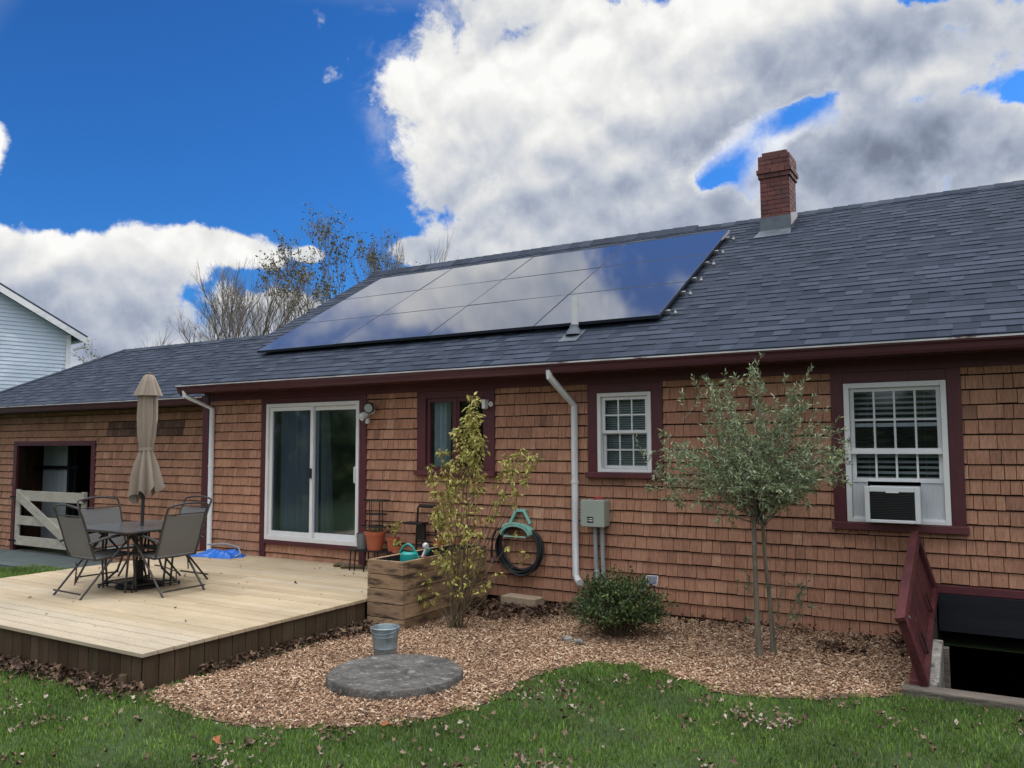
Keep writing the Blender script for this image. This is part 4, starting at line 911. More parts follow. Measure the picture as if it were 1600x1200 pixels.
# flood light
sl = thing('flood_light', (-7.34, -.05, 2.3), 'twin head flood light on the wall at the top right corner of the sliding door', 'wall light')
q = MB(); q.tube([(-7.34, -.022, 2.30), (-7.34, -.05, 2.30)], .055, 18); q.build('back_plate', X['acw'], sl, smooth=True)
q = MB(); q.tube([(-7.33, -.05, 2.30), (-7.27, -.12, 2.32)], .016, 8); q.tube([(-7.35, -.05, 2.28), (-7.38, -.12, 2.23)], .016, 8); q.build('arm', X['acw'], sl, smooth=True)
q = MB(); q.tube([(-7.29, -.08, 2.35), (-7.26, -.15, 2.335), (-7.245, -.20, 2.325)], [.045, .07, .078], 20, caps=False); q.build('lamp_head', X['conduit'], sl, smooth=True)
q = MB(); q.tube([(-7.243, -.203, 2.325), (-7.240, -.213, 2.323)], [.077, .077], 20); q.tube([(-7.240, -.213, 2.323), (-7.237, -.222, 2.321)], [.077, .070], 20); q.build('lamp_rim', X['blackp'], sl, smooth=True)
q = MB(); q.tube([(-7.239, -.214, 2.323), (-7.236, -.2235, 2.321)], [.062, .058], 20); q.build('lamp_lens', X['lampglass'], sl, smooth=True)
q = MB(); q.tube([(-7.36, -.10, 2.25), (-7.40, -.15, 2.22), (-7.41, -.18, 2.195)], [.035, .05, .052], 16); q.build('lamp_head', X['acw'], sl, smooth=True)
q = MB(); q.box(-7.40, -.10, 2.12, -7.35, -.05, 2.19); q.build('motion_sensor', X['acw'], sl, bevel=.01)
# sensor beside casement
sn = thing('wall_camera', (-5.42, -.05, 2.3), 'small white wall mounted camera on the right trim of the maroon window', 'camera')
q = MB(); q.tube([(-5.41, -.030, 2.33), (-5.41, -.05, 2.33)], .033, 14); q.build('mount', X['white'], sn, smooth=True)
q = MB(); q.box(-5.485, -.14, 2.27, -5.435, -.06, 2.37); q.box(-5.505, -.15, 2.365, -5.43, -.05, 2.385); q.build('camera_body', X['white'], sn, bevel=.008)
q = MB(); q.tube([(-5.45, -.06, 2.33), (-5.41, -.045, 2.33)], .012, 8); q.build('arm', X['white'], sn, smooth=True)
# air conditioner
ac = thing('air_conditioner', (-.87, -.1, 1.08), 'white window air conditioner with a dark louvred grille under the raised sash', 'air conditioner')
ax0, ax1, az0, az1, ay = -1.125, -.655, 1.09, 1.425, -.25
q = MB(); q.box(ax0+.008, ay+.03, az0+.004, ax1-.008, .10, az1-.004); q.build('casing', X['acw'], ac, bevel=.012)
q = MB(); q.box(ax0, ay, az0, ax0+.045, ay+.029, az1, .5); q.box(ax1-.045, ay, az0, ax1, ay+.029, az1, .5); q.box(ax0+.045, ay, az1-.05, ax1-.045, ay+.029, az1, .5); q.box(ax0+.045, ay, az0, ax1-.045, ay+.029, az0+.03, .5); q.build('front_bezel', X['acw'], ac, bevel=.006)
q = MB(); q.box(ax0+.045, ay+.02, az0+.03, ax1-.045, ay+.028, az1-.05, 0.5); q.build('grille_back', X['blackp'], ac)
q = MB(); k = 0; z = az0+.036
while z < az1-.055: q.box(ax0+.046, ay+.003, z, ax1-.046, ay+.018, z+.005, .5); z += .0155
q.build('louvres', X['acgrille'], ac)
q = MB(); q.box(-.94, ay-.006, az1-.058, -.83, ay-.0005, az1-.045); q.build('badge', X['white'], ac, bevel=.002)
for a, b in ((-1.258, ax0+.006), (ax1-.006, -.472)):
    q = MB(); n = int((b-a)/.0125)
    for k in range(n): xa = a+(b-a)*k/n; q.add([(xa, -.028, 1.125), (xa+(b-a)/n*.5, -.018, 1.125), (xa+(b-a)/n, -.028, 1.125), (xa, -.028, 1.455), (xa+(b-a)/n*.5, -.018, 1.455), (xa+(b-a)/n, -.028, 1.455)], [(0, 1, 4, 3), (1, 2, 5, 4)])
    q.box(a, -.034, 1.108, b, -.01, 1.125); q.box(a, -.034, 1.455, b, -.01, 1.468); q.build('accordion_side', X['acw'], ac)

# ------------------------------------------------------------------ cellar hatch
hz0 = .50
ht = thing('cellar_hatch', (.2, -.9, 0), 'open maroon cellar hatch with a dark stairwell at the right end of the wall', 'cellar hatch')
q = MB(); q.box(-.66, -.06, .46, 1.08, .0, .53); q.build('header', X['maroonw'], ht, bevel=.004)
def slope(y): return .50*(1+y/1.78)      # height of hatch rim at y
q = MB(); q.prism([(-1.74, -.05), (-1.74, .03), (-.06, .455), (-.06, -.05)], 0, -.64, -.57); ck = q.build('side_cheek', X['foundation'], ht)
q = MB(); q.prism([(-1.74, .032), (-1.74, .075), (-.06, .50), (-.06, .457)], 0, -.66, -.55); q.build('rim_board', X['maroonw'], ck, bevel=.003)
q = MB(); q.prism([(-1.74, -.05), (-1.74, .03), (-.06, .455), (-.06, -.05)], 0, 1.01, 1.08); q.prism([(-1.74, .032), (-1.74, .075), (-.06, .50), (-.06, .457)], 0, .99, 1.10); q.build('side_cheek', X['maroon'], ht)
q = MB(); q.box(-.70, -1.86, -.03, 1.15, -1.70, .045); q.build('sill_timber', X['sillwood'], ht, bevel=.012)
q = MB(); q.box(-.60, -1.72, -.03, 1.02, -1.68, .03); q.build('sill_edge', X['stone'], ht, bevel=.006)
# stairwell
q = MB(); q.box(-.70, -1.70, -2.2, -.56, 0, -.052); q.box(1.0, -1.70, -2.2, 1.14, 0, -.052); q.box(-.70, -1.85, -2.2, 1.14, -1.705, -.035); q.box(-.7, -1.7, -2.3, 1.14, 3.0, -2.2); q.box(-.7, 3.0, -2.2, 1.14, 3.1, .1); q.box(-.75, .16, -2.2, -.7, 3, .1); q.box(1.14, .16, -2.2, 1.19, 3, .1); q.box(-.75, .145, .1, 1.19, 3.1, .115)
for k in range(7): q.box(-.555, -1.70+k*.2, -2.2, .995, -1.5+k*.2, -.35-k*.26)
q.build('stairwell', X['pit'], ht)  # near-black wall colour carries the darkness of the cellar
q = MB(); q.box(-.555, -.10, .13, .99, -.02, .455); q.build('inner_board', X['darkwood'], ht)  # shade under the header is put into the board's near-black colour
q = MB(); q.prism([(-1.67, -.35), (-1.67, .05), (-1.5, .10), (-1.25, .20), (-1.0, .24), (-.96, -.35)], 0, -.56, -.47); q.build('pier_stone', X['stone'], ht, bevel=.01)
q = MB(); q.box(-.50, -1.08, -.5, -.43, -1.0, .19); q.build('post', X['sillwood'], ht, bevel=.004)
# open leaf hinged along the left rim, standing nearly upright and leaning outwards
lf = thing('hatch_leaf_pivot', (0, 0, 0), '', '')
bpy.data.objects.remove(lf)
A = Vector((-.60, -.10, .50)); B = Vector((-.575, -1.76, .045)); hd = (B-A).normalized()
v = Vector((-.24, 0, 1.0)); v = (v-hd*v.dot(hd)).normalized(); nrm = hd.cross(v).normalized()
if nrm.x < 0: nrm = -nrm
LW = .52
def leafbox(s0, s1, t0, t1, n0, n1, c=None):
    Ln = (B-A).length
    P = [A+hd*s*Ln+v*t_*LW+nrm*n_ for n_ in (n0, n1) for s, t_ in ((s0, t0), (s1, t0), (s1, t1), (s0, t1))]
    return P, [(0, 1, 2, 3), (7, 6, 5, 4), (0, 4, 5, 1), (1, 5, 6, 2), (2, 6, 7, 3), (3, 7, 4, 0)]
q = MB(); q.add(*leafbox(0, 1, 0, 1, -.012, .012)); leaf = q.build('door_leaf', X['maroonw2'], ht, bevel=.003); leaf['label'] = 'open maroon hatch door standing upright'
q = MB(); q.add(*leafbox(.0, 1, .93, 1.0, .0125, .05)); q.add(*leafbox(0.0, .05, .08, .93, .0125, .05)); q.add(*leafbox(.95, 1.0, .08, .93, .0125, .05)); q.add(*leafbox(.0, 1, .0, .08, .0125, .05)); q.add(*leafbox(-.01, 1.012, 1.001, 1.06, -.02, .05)); q.build('door_edge', X['maroonw2'], leaf, bevel=.003)
for s in (.32, .74): q = MB(); q.add(*leafbox(s, s+.02, -.10, .40, .036, .042)); q.build('strap_hinge', X['iron'], leaf)
q = MB(); P = A+hd*(B-A).length*.86+v*LW*.82; q.tube([P+nrm*.01, P+nrm*.035], .014, 10); q.build('ring_bolt', X['alu'], leaf, smooth=True)

# ------------------------------------------------------------------ yard objects
q = MB(); scx, scy, sr = -4.26, -3.29, .54
q.lathe([(sr*.99, -.10), (sr, -.08), (sr, .003), (sr*.985, .014), (sr*.6, .0145)], scx, scy, 44, wob=lambda a, z, r: r*(1+.008*math.sin(5*a)+.006*math.sin(11*a+1)+.006*math.sin(19*a+2)))
tag(q.build('round_slab', X['concrete'], smooth=True), 'round weathered concrete slab lying in the wood chips', 'slab')
bk = thing('bucket', (-4.80, -2.66, -.07), 'galvanised metal bucket of water behind the round slab', 'bucket')
bX, bY, bz = -4.80, -2.77, -.065
q = MB(); q.lathe([(.095, bz), (.098, bz+.01), (.107, bz+.09), (.110, bz+.095), (.108, bz+.10), (.117, bz+.19), (.120, bz+.195), (.118, bz+.20), (.124, bz+.262), (.130, bz+.270), (.124, bz+.274), (.118, bz+.262), (.105, bz+.12)], bX, bY, 36, cap1=False); q.build('bucket_body', X['galv'], bk, smooth=True)
q = MB(); q.lathe([(.113, bz+.205), (.01, bz+.206)], bX, bY, 28); q.build('water', X['water'], bk)
q = MB(); q.tube([(bX+.128*math.cos(a), bY+.128*math.sin(a), bz+.262-.035*math.sin((a-R(200))/R(180)*math.pi)) for a in [R(200+k*12) for k in range(16)]], .004, 6); q.build('handle', X['galv'], bk, smooth=True)
for s in (200, 20): q = MB(); q.box(bX+.122*math.cos(R(s))-.012, bY+.122*math.sin(R(s))-.012, bz+.235, bX+.122*math.cos(R(s))+.012, bY+.122*math.sin(R(s))+.012, bz+.268); q.build('handle_lug', X['galv'], bk)
q = MB(); q.box(-.24, -.10, 0, .24, .10, .125); o = q.build('concrete_block', X['paver'], bevel=.008); o.location = (-4.84, -.27, -.05); o.rotation_euler = (0, 0, R(-4)); tag(o, 'tan concrete block on the leaves against the wall below the hose', 'block')
sg = thing('solar_garden_light', (-3.2, -.33, -.04), 'small solar garden light with a tilted shiny panel behind the dark bush', 'garden light')
q = MB(); q.tube([(-3.2, -.32, -.05), (-3.2, -.32, .36)], .01, 8); q.build('stake', X['blackp'], sg, smooth=True)
c0 = Vector((-3.215, -.35, .40)); nx = Vector((1, .12, 0)).normalized(); ny = Vector((-.05, .42, .75)).normalized(); nn_ = nx.cross(ny)
P = [c0+nx*i*.062+ny*j*.052+nn_*k for k in (-.012, .0) for i, j in ((-1, -1), (1, -1), (1, 1), (-1, 1))]
q = MB(); q.add(P, [(3, 2, 1, 0), (4, 5, 6, 7), (0, 1, 5, 4), (1, 2, 6, 5), (2, 3, 7, 6), (3, 0, 4, 7)]); q.build('housing', X['white'], sg)
P = [c0+nx*i*.056+ny*j*.046+nn_*k for k in (.001, .003) for i, j in ((-1, -1), (1, -1), (1, 1), (-1, 1))]
q = MB(); q.add(P, [(3, 2, 1, 0), (4, 5, 6, 7), (0, 1, 5, 4), (1, 2, 6, 5), (2, 3, 7, 6), (3, 0, 4, 7)]); q.build('solar_cell', X['mirror'], sg)

# ------------------------------------------------------------------ plants
def vrand(s=1): return Vector((random.gauss(0, s), random.gauss(0, s), random.gauss(0, s)))
# silvery small tree
ot = thing('silver_leaf_tree', (-1.86, -1.18, -.02), 'small tree with two slim trunks and a round crown of narrow silver green leaves', 'tree')
crotch = Vector((-1.90, -1.17, 1.14))
q = MB(); q.tube([(-1.875, -1.26, -.06), (-1.885, -1.25, .05), (-1.90, -1.23, .45), (-1.91, -1.21, .8), (-1.915, -1.19, 1.12), (-1.90, -1.17, 1.30)], [.038, .027, .022, .020, .021, .016], 10)
q.build('trunk', X['bark'], ot, smooth=True)
q = MB(); q.tube([(-1.80, -1.10, -.06), (-1.80, -1.10, .1), (-1.815, -1.11, .45), (-1.84, -1.13, .8), (-1.85, -1.15, 1.15), (-1.83, -1.14, 1.35)], [.034, .023, .018, .016, .015, .012], 10); q.build('trunk', X['bark'], ot, smooth=True)
br = MB(); LP, LD = [], []
cc = Vector((-1.95, -1.15, 1.74)); RX, RZ = .84, .60
def shoot(a, b, r0, twigs, lv=1.0):
    a, b = Vector(a), Vector(b); n = 7; pts = []
    sag = vrand(.04)
    for i in range(n): u = i/(n-1); pts.append(a.lerp(b, u)+sag*math.sin(u*math.pi)*1.3+vrand(.008))
    br.tube(pts, [r0*(1-.8*i/(n-1)) for i in range(n)], 5)
    Ln = (b-a).length
    for i in range(int(Ln*70*lv)):
        u = random.uniform(.25, 1); k = min(n-2, int(u*(n-1))); p = pts[k].lerp(pts[k+1], u*(n-1)-k)
        LP.append(p); d = (pts[k+1]-pts[k]).normalized(); s = vrand(1).cross(d).normalized(); LD.append(d*.9+s*.8)
    for _ in range(twigs):
        u = random.uniform(.3, .95); k = min(n-2, int(u*(n-1))); p = pts[k]; d = ((b-a).normalized()*.6+vrand(.45)+Vector((0, 0, .25))).normalized()
        shoot(p, p+d*random.uniform(.10, .26), r0*.35, 0, 1.5)
for i in range(112):
    th = random.uniform(0, 2*math.pi); ph = math.acos(random.uniform(-.80, .95)); rr_ = random.uniform(.6, 1.0)
    e_ = cc+Vector((math.sin(ph)*math.cos(th)*RX*1.08, math.sin(ph)*math.sin(th)*RX*.9, math.cos(ph)*RZ*1.0))*rr_
    st = crotch+Vector((random.uniform(-.03, .08), random.uniform(-.03, .05), random.uniform(-.05, .28)))
    if e_.z > 2.0: e_.z += random.uniform(0, .12)
    shoot(st, e_, random.uniform(.004, .008), 6)
for i in range(13):   # long upright sprays at the top
    x = cc.x-.56+i*.083+random.uniform(-.04, .04); b_ = Vector((x, -1.15+random.uniform(-.3, .3), 2.05)); shoot(b_, b_+Vector((random.uniform(-.12, .14), random.uniform(-.05, .05), random.uniform(.24, .52))), .004, 2, 1.1)
for i in range(16):
    b_ = cc+Vector((random.choice((-.5, .5)), random.uniform(-.3, .3), random.uniform(-.45, .1))); shoot(b_, b_+Vector((math.copysign(random.uniform(.2, .38), b_.x-cc.x), random.uniform(-.1, .1), random.uniform(-.12, .12))), .004, 3, .9)
# suckers low down
nl = len(LP)
for (a, b) in (((-1.80, -1.1, .05), (-1.66, -1.15, .95)), ((-1.78, -1.1, .1), (-1.45, -1.2, .70)), ((-1.8, -1.1, .2), (-1.52, -1.1, .52)), ((-1.86, -1.2, .3), (-2.05, -1.2, .62))): 
    shoot(a, b, .005, 3, .45)
br.build('branches', X['bark'], ot)
rn = rng.random(len(LP)); zz = np.array([p.z for p in LP]); rn = np.clip(rn*.75+np.where(rng.random(len(LP)) < .12, .3, 0), 0, 1)
rn[nl:] = rng.random(len(LP)-nl)*.15
leaves('crown', LP, LD, .050, .0115, X['olive'], ot, rnd=rn, droop=.05)
# yellowing shrub with many thin stems
fs = thing('yellow_leaf_shrub', (-4.9, -1.45, -.07), 'tall thin stemmed shrub with yellowing leaves beside the planter and window', 'shrub')
base = Vector((-4.93, -1.47, -.08))
ST, LP, LD = MB(), [], []
def stem(tip, z0, dens, spread, r0=.0075, leafstart=.35):
    b = base+Vector((random.uniform(-.07, .07), random.uniform(-.05, .05), 0)); tip = Vector(tip); bow = Vector((tip.x-b.x, tip.y-b.y, 0))*-.06
    n = 12; pts = [b.lerp(tip, i/(n-1))+bow*math.sin(math.pi*i/(n-1))+vrand(.006)*(1 if i else 0) for i in range(n)]
    ST.tube(pts, [r0*(1-.82*i/(n-1)) for i in range(n)], 6)
    for i in range(int(dens)):
        u = leafstart+(1-leafstart)*random.random()**.8; k = min(n-2, int(u*(n-1))); p = pts[k].lerp(pts[k+1], u*(n-1)-k)
        out = Vector((random.gauss(0, 1), random.gauss(0, 1), random.gauss(.1, .4))).normalized()*random.uniform(.02, spread*1.25)*(1.25-u*.7)
        if random.random() < .35: ST.tube([p, p+out*.6+Vector((0, 0, .01)), p+out], [.0016, .001, .0006], 3)
        for _ in range(random.choice((3, 4, 5))): LP.append(p+out*random.uniform(.3, 1)+vrand(.012)); LD.append(out.normalized()*.7+vrand(.5)+Vector((0, 0, -.1)))
for tip, dn, sp, ls in [((-4.77, -1.42, 2.33), 66, .13, .74), ((-4.84, -1.35, 2.16), 52, .20, .70), ((-4.70, -1.48, 2.10), 50, .20, .68), ((-4.92, -1.4, 2.0), 42, .20, .68), ((-4.63, -1.5, 1.93), 38, .17, .70), ((-4.78, -1.3, 1.98), 38, .22, .68),
                    ((-5.17, -1.4, 1.78), 32, .13, .72), ((-5.30, -1.45, 1.62), 34, .13, .65), ((-5.22, -1.35, 1.35), 32, .13, .5), ((-5.05, -1.5, 1.45), 28, .12, .5), ((-4.92, -1.5, 1.62), 28, .12, .55),
                    ((-4.02, -1.4, 1.74), 26, .13, .82), ((-4.16, -1.42, 1.77), 28, .12, .82), ((-4.30, -1.38, 1.72), 24, .10, .82), ((-4.10, -1.42, 1.5), 14, .08, .8), ((-4.36, -1.4, 1.42), 14, .09, .75), ((-4.62, -1.5, 1.45), 24, .10, .6), ((-4.52, -1.42, 1.15), 14, .09, .6),
                    ((-5.40, -1.5, .50), 14, .09, .55), ((-5.35, -1.55, .25), 12, .09, .6), ((-4.60, -1.6, .75), 12, .09, .5), ((-4.85, -1.65, .62), 12, .1, .5), ((-5.1, -1.6, .75), 14, .10, .5), ((-4.4, -1.5, .55), 8, .08, .6), ((-5.15, -1.6, 1.05), 18, .1, .5), ((-4.95, -1.6, .95), 12, .1, .5), ((-4.72, -1.55, 1.05), 16, .1, .5), ((-4.25, -1.35, .95), 3, .05, .7), ((-4.1, -1.35, .8), 3, .05, .8), ((-5.0, -1.2, 1.2), 6, .1, .5)]:
    stem(tip, 0, dn, sp, leafstart=ls)
ST.build('stems', X['twig'], fs); leaves('foliage', LP, LD, .060, .025, X['yellow'], fs, droop=.6, rnd=rng.beta(1.7, 1.7, len(LP)))
# evergreen shrub
bs = thing('evergreen_bush', (-3.42, -.85, -.04), 'dark green rounded bush with some yellowish leaves in front of the wall', 'bush')
q = MB(); LP, LD = [], []
for i in range(330):
    th = random.uniform(0, 6.28); ph = math.acos(random.uniform(-.35, 1)); s = random.uniform(.55, 1.0)*(1+.10*math.sin(3*th+1)+.12*random.gauss(0, 1)*.5)
    e_ = Vector((-3.30, -1.05, .24))+Vector((math.sin(ph)*math.cos(th)*.52, math.sin(ph)*math.sin(th)*.44, math.cos(ph)*.36))*s
    e_.z = max(e_.z, .02); b_ = Vector((-3.30+random.uniform(-.1, .1), -1.05+random.uniform(-.1, .1), -.05)); m1 = b_.lerp(e_, .55)+Vector((0, 0, .05)); q.tube([b_, m1, e_], [.006, .004, .0015], 4)
    for _ in range(34):
        u = random.random()**.6; LP.append(m1.lerp(e_, u)+vrand(.022)); LD.append((e_-m1).normalized()*.5+vrand(.7)+Vector((0, 0, .35)))
q.build('stems', X['twig'], bs)
LPa = np.array(LP); rn = rng.random(len(LP))*.68+np.where((LPa[:, 0] > -3.45) & (rng.random(len(LP)) < .35), .35, 0); leaves('foliage', LP, LD, .034, .017, X['boxleaf'], bs, rnd=np.clip(rn, 0, 1))
q = MB(); rrx = random.Random(3)
for i, (x, y, r) in enumerate(((-3.62, -1.50, .055), (-3.47, -1.56, .042))):
    q = MB(); q.lathe([(r*.5, -.06), (r, -.035), (r*.95, -.01), (r*.5, .008)], x, y, 9, wob=lambda a, z, r_: r_*(1+.12*math.sin(2*a+i))); tag(q.build('stone', X['stone'], smooth=True), ['larger pale stone at the foot of the dark bush', 'smaller pale stone just right of the larger one by the dark bush'][i], 'stone', 'stones by the bush')

# ------------------------------------------------------------------ bare trees beyond the house
def bare_tree(x, y, H, lean, seed, label, spread=.5, depth=6, leafy=0, r0=.16, nb=2, upw=.25, multi=1, wide=1.0):
    rr = random.Random(seed); z0 = gz(x)
    e = thing('bare_tree', (x, y, z0), label, 'tree', 'bare trees beyond the house')
    tk, bq = MB(), MB(); LP, LD = [], []
    def rv(): return Vector((rr.gauss(0, 1), rr.gauss(0, 1), rr.gauss(0, 1)))
    def grow(p, d, Ln, r, lv):
        n = 4; pts = [p]; dd = d.copy()
        for i in range(n-1): dd = (dd+rv()*.09+Vector((0, 0, upw*.12))).normalized(); pts.append(pts[-1]+dd*Ln/(n-1))
        (tk if lv == 0 else bq).tube(pts, [r, r*.87, r*.75, r*.62], 7 if lv < 2 else (4 if lv < 4 else 3), caps=False)
        if lv >= depth:
            if leafy:
                for _ in range(leafy):
                    LP.append(pts[rr.randint(1, 3)]+rv()*.06); LD.append(rv())
            return
        for k in range(nb if lv < depth-1 else nb+1):
            s = pts[rr.choice((2, 3, 3))] if lv else (pts[-1]+Vector((0, 0, 0))) ; ax = dd.cross(rv()).normalized()
            nd = (dd+ax*spread*rr.uniform(.5, 1.25)+Vector((0, 0, upw*.5))).normalized(); grow(s, nd, Ln*rr.uniform(.60, .82), r*.56, lv+1)
        if lv and lv < depth: grow(pts[-1], (dd+rv()*.12).normalized(), Ln*.8, r*.60, lv+1)
    for m_i in range(multi):
        d = (Vector(lean)+(rv()*.10 if multi > 1 else Vector((0, 0, 0)))+Vector((0, 0, 1))).normalized()
        grow(Vector((x+rr.uniform(-.2, .2)*(multi > 1), y, z0)), d, H*.30, r0, 0)
    # scale to the height asked for
    top = max(v[2] for v in bq.v)-z0; s = H/top
    A_ = np.array(bq.v); mx_, my_, mz_ = A_.mean(0)-np.array([x, y, z0])
    def fit(a, b, c): k = (c-z0)/mz_; return (x+((a-x)-mx_*k)*s*wide, y+((b-y)-my_*k)*s*wide, z0+(c-z0)*s)
    for mb in (tk, bq): mb.v = [fit(*q_) for q_ in mb.v]
    tk.build('trunk', X['farbark'], e, smooth=True); bo = bq.build('branches', X['farbark'], e)
    if leafy:
        LP = [Vector(fit(*p)) for p in LP]; leaves('crown', LP, LD, .14, .06, X['farleaf'], e)
def far(px, d):   # bearing helper: ground point seen at that column, d metres off
    a = math.atan2(px-800, 1270.6); az = -yaw+a; return CAM.x+math.sin(az)*d, CAM.y+math.cos(az)*d
def hgt(py, px, d): return 1.83+(700-py)/1270.6*d*math.cos(math.atan2(px-800, 1270.6))+.25
for (px, py, d, kw) in [
    (385, 392, 34, dict(lean=(.0, 0, 0), seed=11, label='bare grey tree standing tallest in the clump between the wing and solar panels', spread=.42, depth=6, r0=.17, upw=.35, multi=2)),
    (318, 445, 36, dict(lean=(-.05, 0, 0), seed=12, label='bare bushy tree on the left side of the clump above the wing roof', spread=.5, depth=6, r0=.16, upw=.2, multi=2)),
    (440, 425, 36, dict(lean=(0, 0, 0), seed=13, label='thin bare tree directly left of the solar panels', spread=.42, depth=6, r0=.14, upw=.35, multi=2)),
    (545, 326, 30, dict(lean=(0, 0, 0), seed=31, label='tall tree with sparse olive leaves rising behind the solar panels', spread=.55, depth=6, r0=.17, upw=.2, leafy=3, nb=2, wide=.75, multi=2)),
    (592, 352, 31, dict(lean=(.04, 0, 0), seed=15, label='sparsely leaved tree just right of the tall olive leaved one', spread=.34, depth=5, r0=.11, upw=.45, leafy=3, wide=.8)),
    (205, 514, 42, dict(lean=(0, 0, 0), seed=16, label='small round bare tree above the left end of the wing roof', spread=.6, depth=5, r0=.13, upw=.1)),
    (146, 530, 46, dict(lean=(0, 0, 0), seed=17, label='distant low bare tree right beside the pale blue house', spread=.6, depth=5, r0=.12, upw=.1, leafy=3)),
    (632, 352, 40, dict(lean=(0, 0, 0), seed=18, label='slender bare tree with upright twigs above the ridge', spread=.16, depth=5, r0=.10, upw=.6, multi=3)),
    (255, 555, 50, dict(lean=(0, 0, 0), seed=19, label='distant bare tree showing low behind the wing roof ridge', spread=.5, depth=5, r0=.12, upw=.2))]:
    x, y = far(px, d); bare_tree(x, y, hgt(py, px, d), **kw)

# unseen wood added behind the viewer to block low sky and darken reflections
n = 50000; a = rng.uniform(R(100), R(278), n); rd = rng.uniform(22, 28, n)
hmax = 5.0+1.6*np.sin(a*7)+1.3*np.sin(a*17+1)+1.0*np.sin(a*41); hz = rng.random(n)**.8*hmax
P_ = np.stack([np.sin(a)*rd, -8.5+np.cos(a)*rd, hz-.3], 1); tag(leaves('added_wood', P_, rng.normal(size=(n, 3)), .45, .34, X['boxleaf'], droop=.1), 'unseen dense belt of dark trees added behind the viewer to block low sky', 'wood', kind='stuff')

# ------------------------------------------------------------------ neighbouring house
nh = thing('neighbor_house', (-26.4, 2, -.27), 'pale blue clapboard house with a gable at the far left', 'house')
ca_, sa_ = .985, .174     # wall runs along u=(sa_,ca_), outward normal (ca_,-sa_)
C0 = Vector((-24.16, 5.6, 0)); U = Vector((sa_, ca_, 0)); Nn = Vector((ca_, -sa_, 0))
def nb_pt(u, n, z): return C0+U*u+Nn*n+Vector((0, 0, z))
GZ = 5.20; RS = (6.19-5.15)/1.93; HWID = 4.3; pz = GZ+HWID*RS
q = MB(); z = -.3
while z < pz:
    z1 = z+.115; 
    def ulim(zz): return (-2*HWID, 0) if zz <= GZ else (-2*HWID+(zz-GZ)/RS, -(zz-GZ)/RS)
    a0, a1 = ulim(z); b0, b1 = ulim(z1)
    if a1 > a0:
        if b1 < b0: b0 = b1 = (a0+a1)/2
        q.add([nb_pt(a0, .0, z), nb_pt(a1, .0, z), nb_pt(a1, .022, z), nb_pt(a0, .022, z), nb_pt(b1, .004, z1), nb_pt(b0, .004, z1)], [(3, 2, 4, 5), (0, 3, 2, 1)])
    z = z1
for u in (0, -2*HWID): q.add([nb_pt(u, 0, -.3), nb_pt(u, -9, -.3), nb_pt(u, -9, GZ), nb_pt(u, 0, GZ)], [(0, 1, 2, 3)])
q.add([nb_pt(0, -9, -.3), nb_pt(-2*HWID, -9, -.3), nb_pt(-2*HWID, -9, GZ), nb_pt(-HWID, -9, pz), nb_pt(0, -9, GZ)], [(0, 1, 2, 3, 4)])
q.build('wall', X['siding'], nh)
q = MB(); q.bar(nb_pt(-.05, .03, -.3), nb_pt(-.05, .03, GZ), .13, .03, tuple(Nn)); q.build('corner_post', X['white'], nh)
q = MB(); th = .14
for s in (1, -1):
    e0 = nb_pt(-HWID+s*(HWID+.42), 0, GZ-.42*RS+.12); e1 = nb_pt(-HWID, 0, pz+.12)
    for n0, n1 in ((.30, -9.3),):
        P = [e0+Nn*n0, e1+Nn*n0, e1+Nn*n1, e0+Nn*n1]; q.add([p for p in P]+[p+Vector((0, 0, .07)) for p in P], [(0, 1, 2, 3), (7, 6, 5, 4), (0, 4, 5, 1), (1, 5, 6, 2), (2, 6, 7, 3), (3, 7, 4, 0)])
q.build('roof', X['slate'], nh)
q = MB()
for s in (1, -1):
    e0 = nb_pt(-HWID+s*(HWID+.42), .29, GZ-.42*RS+.03); e1 = nb_pt(-HWID, .29, pz+.03); q.bar(e0, e1, .03, .17)
    e0 = nb_pt(-HWID+s*(HWID+.40), .15, GZ-.42*RS+.09); e1 = nb_pt(-HWID, .15, pz+.09); q.bar(e0, e1, .27, .02)
q.build('rake_trim', X['white'], nh)
q = MB(); q.bar(nb_pt(.43, .33, GZ-.10), nb_pt(.43, -9, GZ-.10), .10, .11); q.build('gutter', X['white'], nh)
q = MB(); q.tube([nb_pt(.43, .1, GZ-.15), nb_pt(.40, .1, GZ-.32), nb_pt(.1, .02, GZ-.45)], .04, 8); q.build('downspout', X['white'], nh)

# ------------------------------------------------------------------ wood chips, leaves, grass
def scatter(n, x0, x1, y0, y1, mask=None):
    P = np.stack([rng.uniform(x0, x1, n), rng.uniform(y0, y1, n)], 1)
    return P[mask(P)] if mask is not None else P
def boxes(P, z, L_, W_, T_, tilt=.35):
    n = len(P); yw = rng.uniform(0, 6.283, n); d = np.stack([np.cos(yw), np.sin(yw), rng.normal(0, tilt, n)], 1); d /= np.linalg.norm(d, axis=1)[:, None]
    s = np.stack([-np.sin(yw), np.cos(yw), rng.normal(0, tilt, n)], 1); s -= d*np.sum(s*d, 1)[:, None]; s /= np.linalg.norm(s, axis=1)[:, None]; u = np.cross(d, s)
    c = np.stack([P[:, 0], P[:, 1], z], 1); L_, W_, T_ = L_[:, None], W_[:, None], T_[:, None]
    V = np.stack([c+i*d*L_*(.8 if k > 0 else 1)+j*s*W_+k*u*T_ for k in (-1, 1) for i, j in ((-1, -1), (1, -1), (1, 1), (-1, 1))], 1).reshape(-1, 3)
    b = (np.arange(n)*8)[:, None]; F = np.concatenate([b+np.array(f) for f in ((4, 5, 6, 7), (0, 1, 5, 4), (1, 2, 6, 5), (2, 3, 7, 6), (3, 0, 4, 7))])
    return V, F
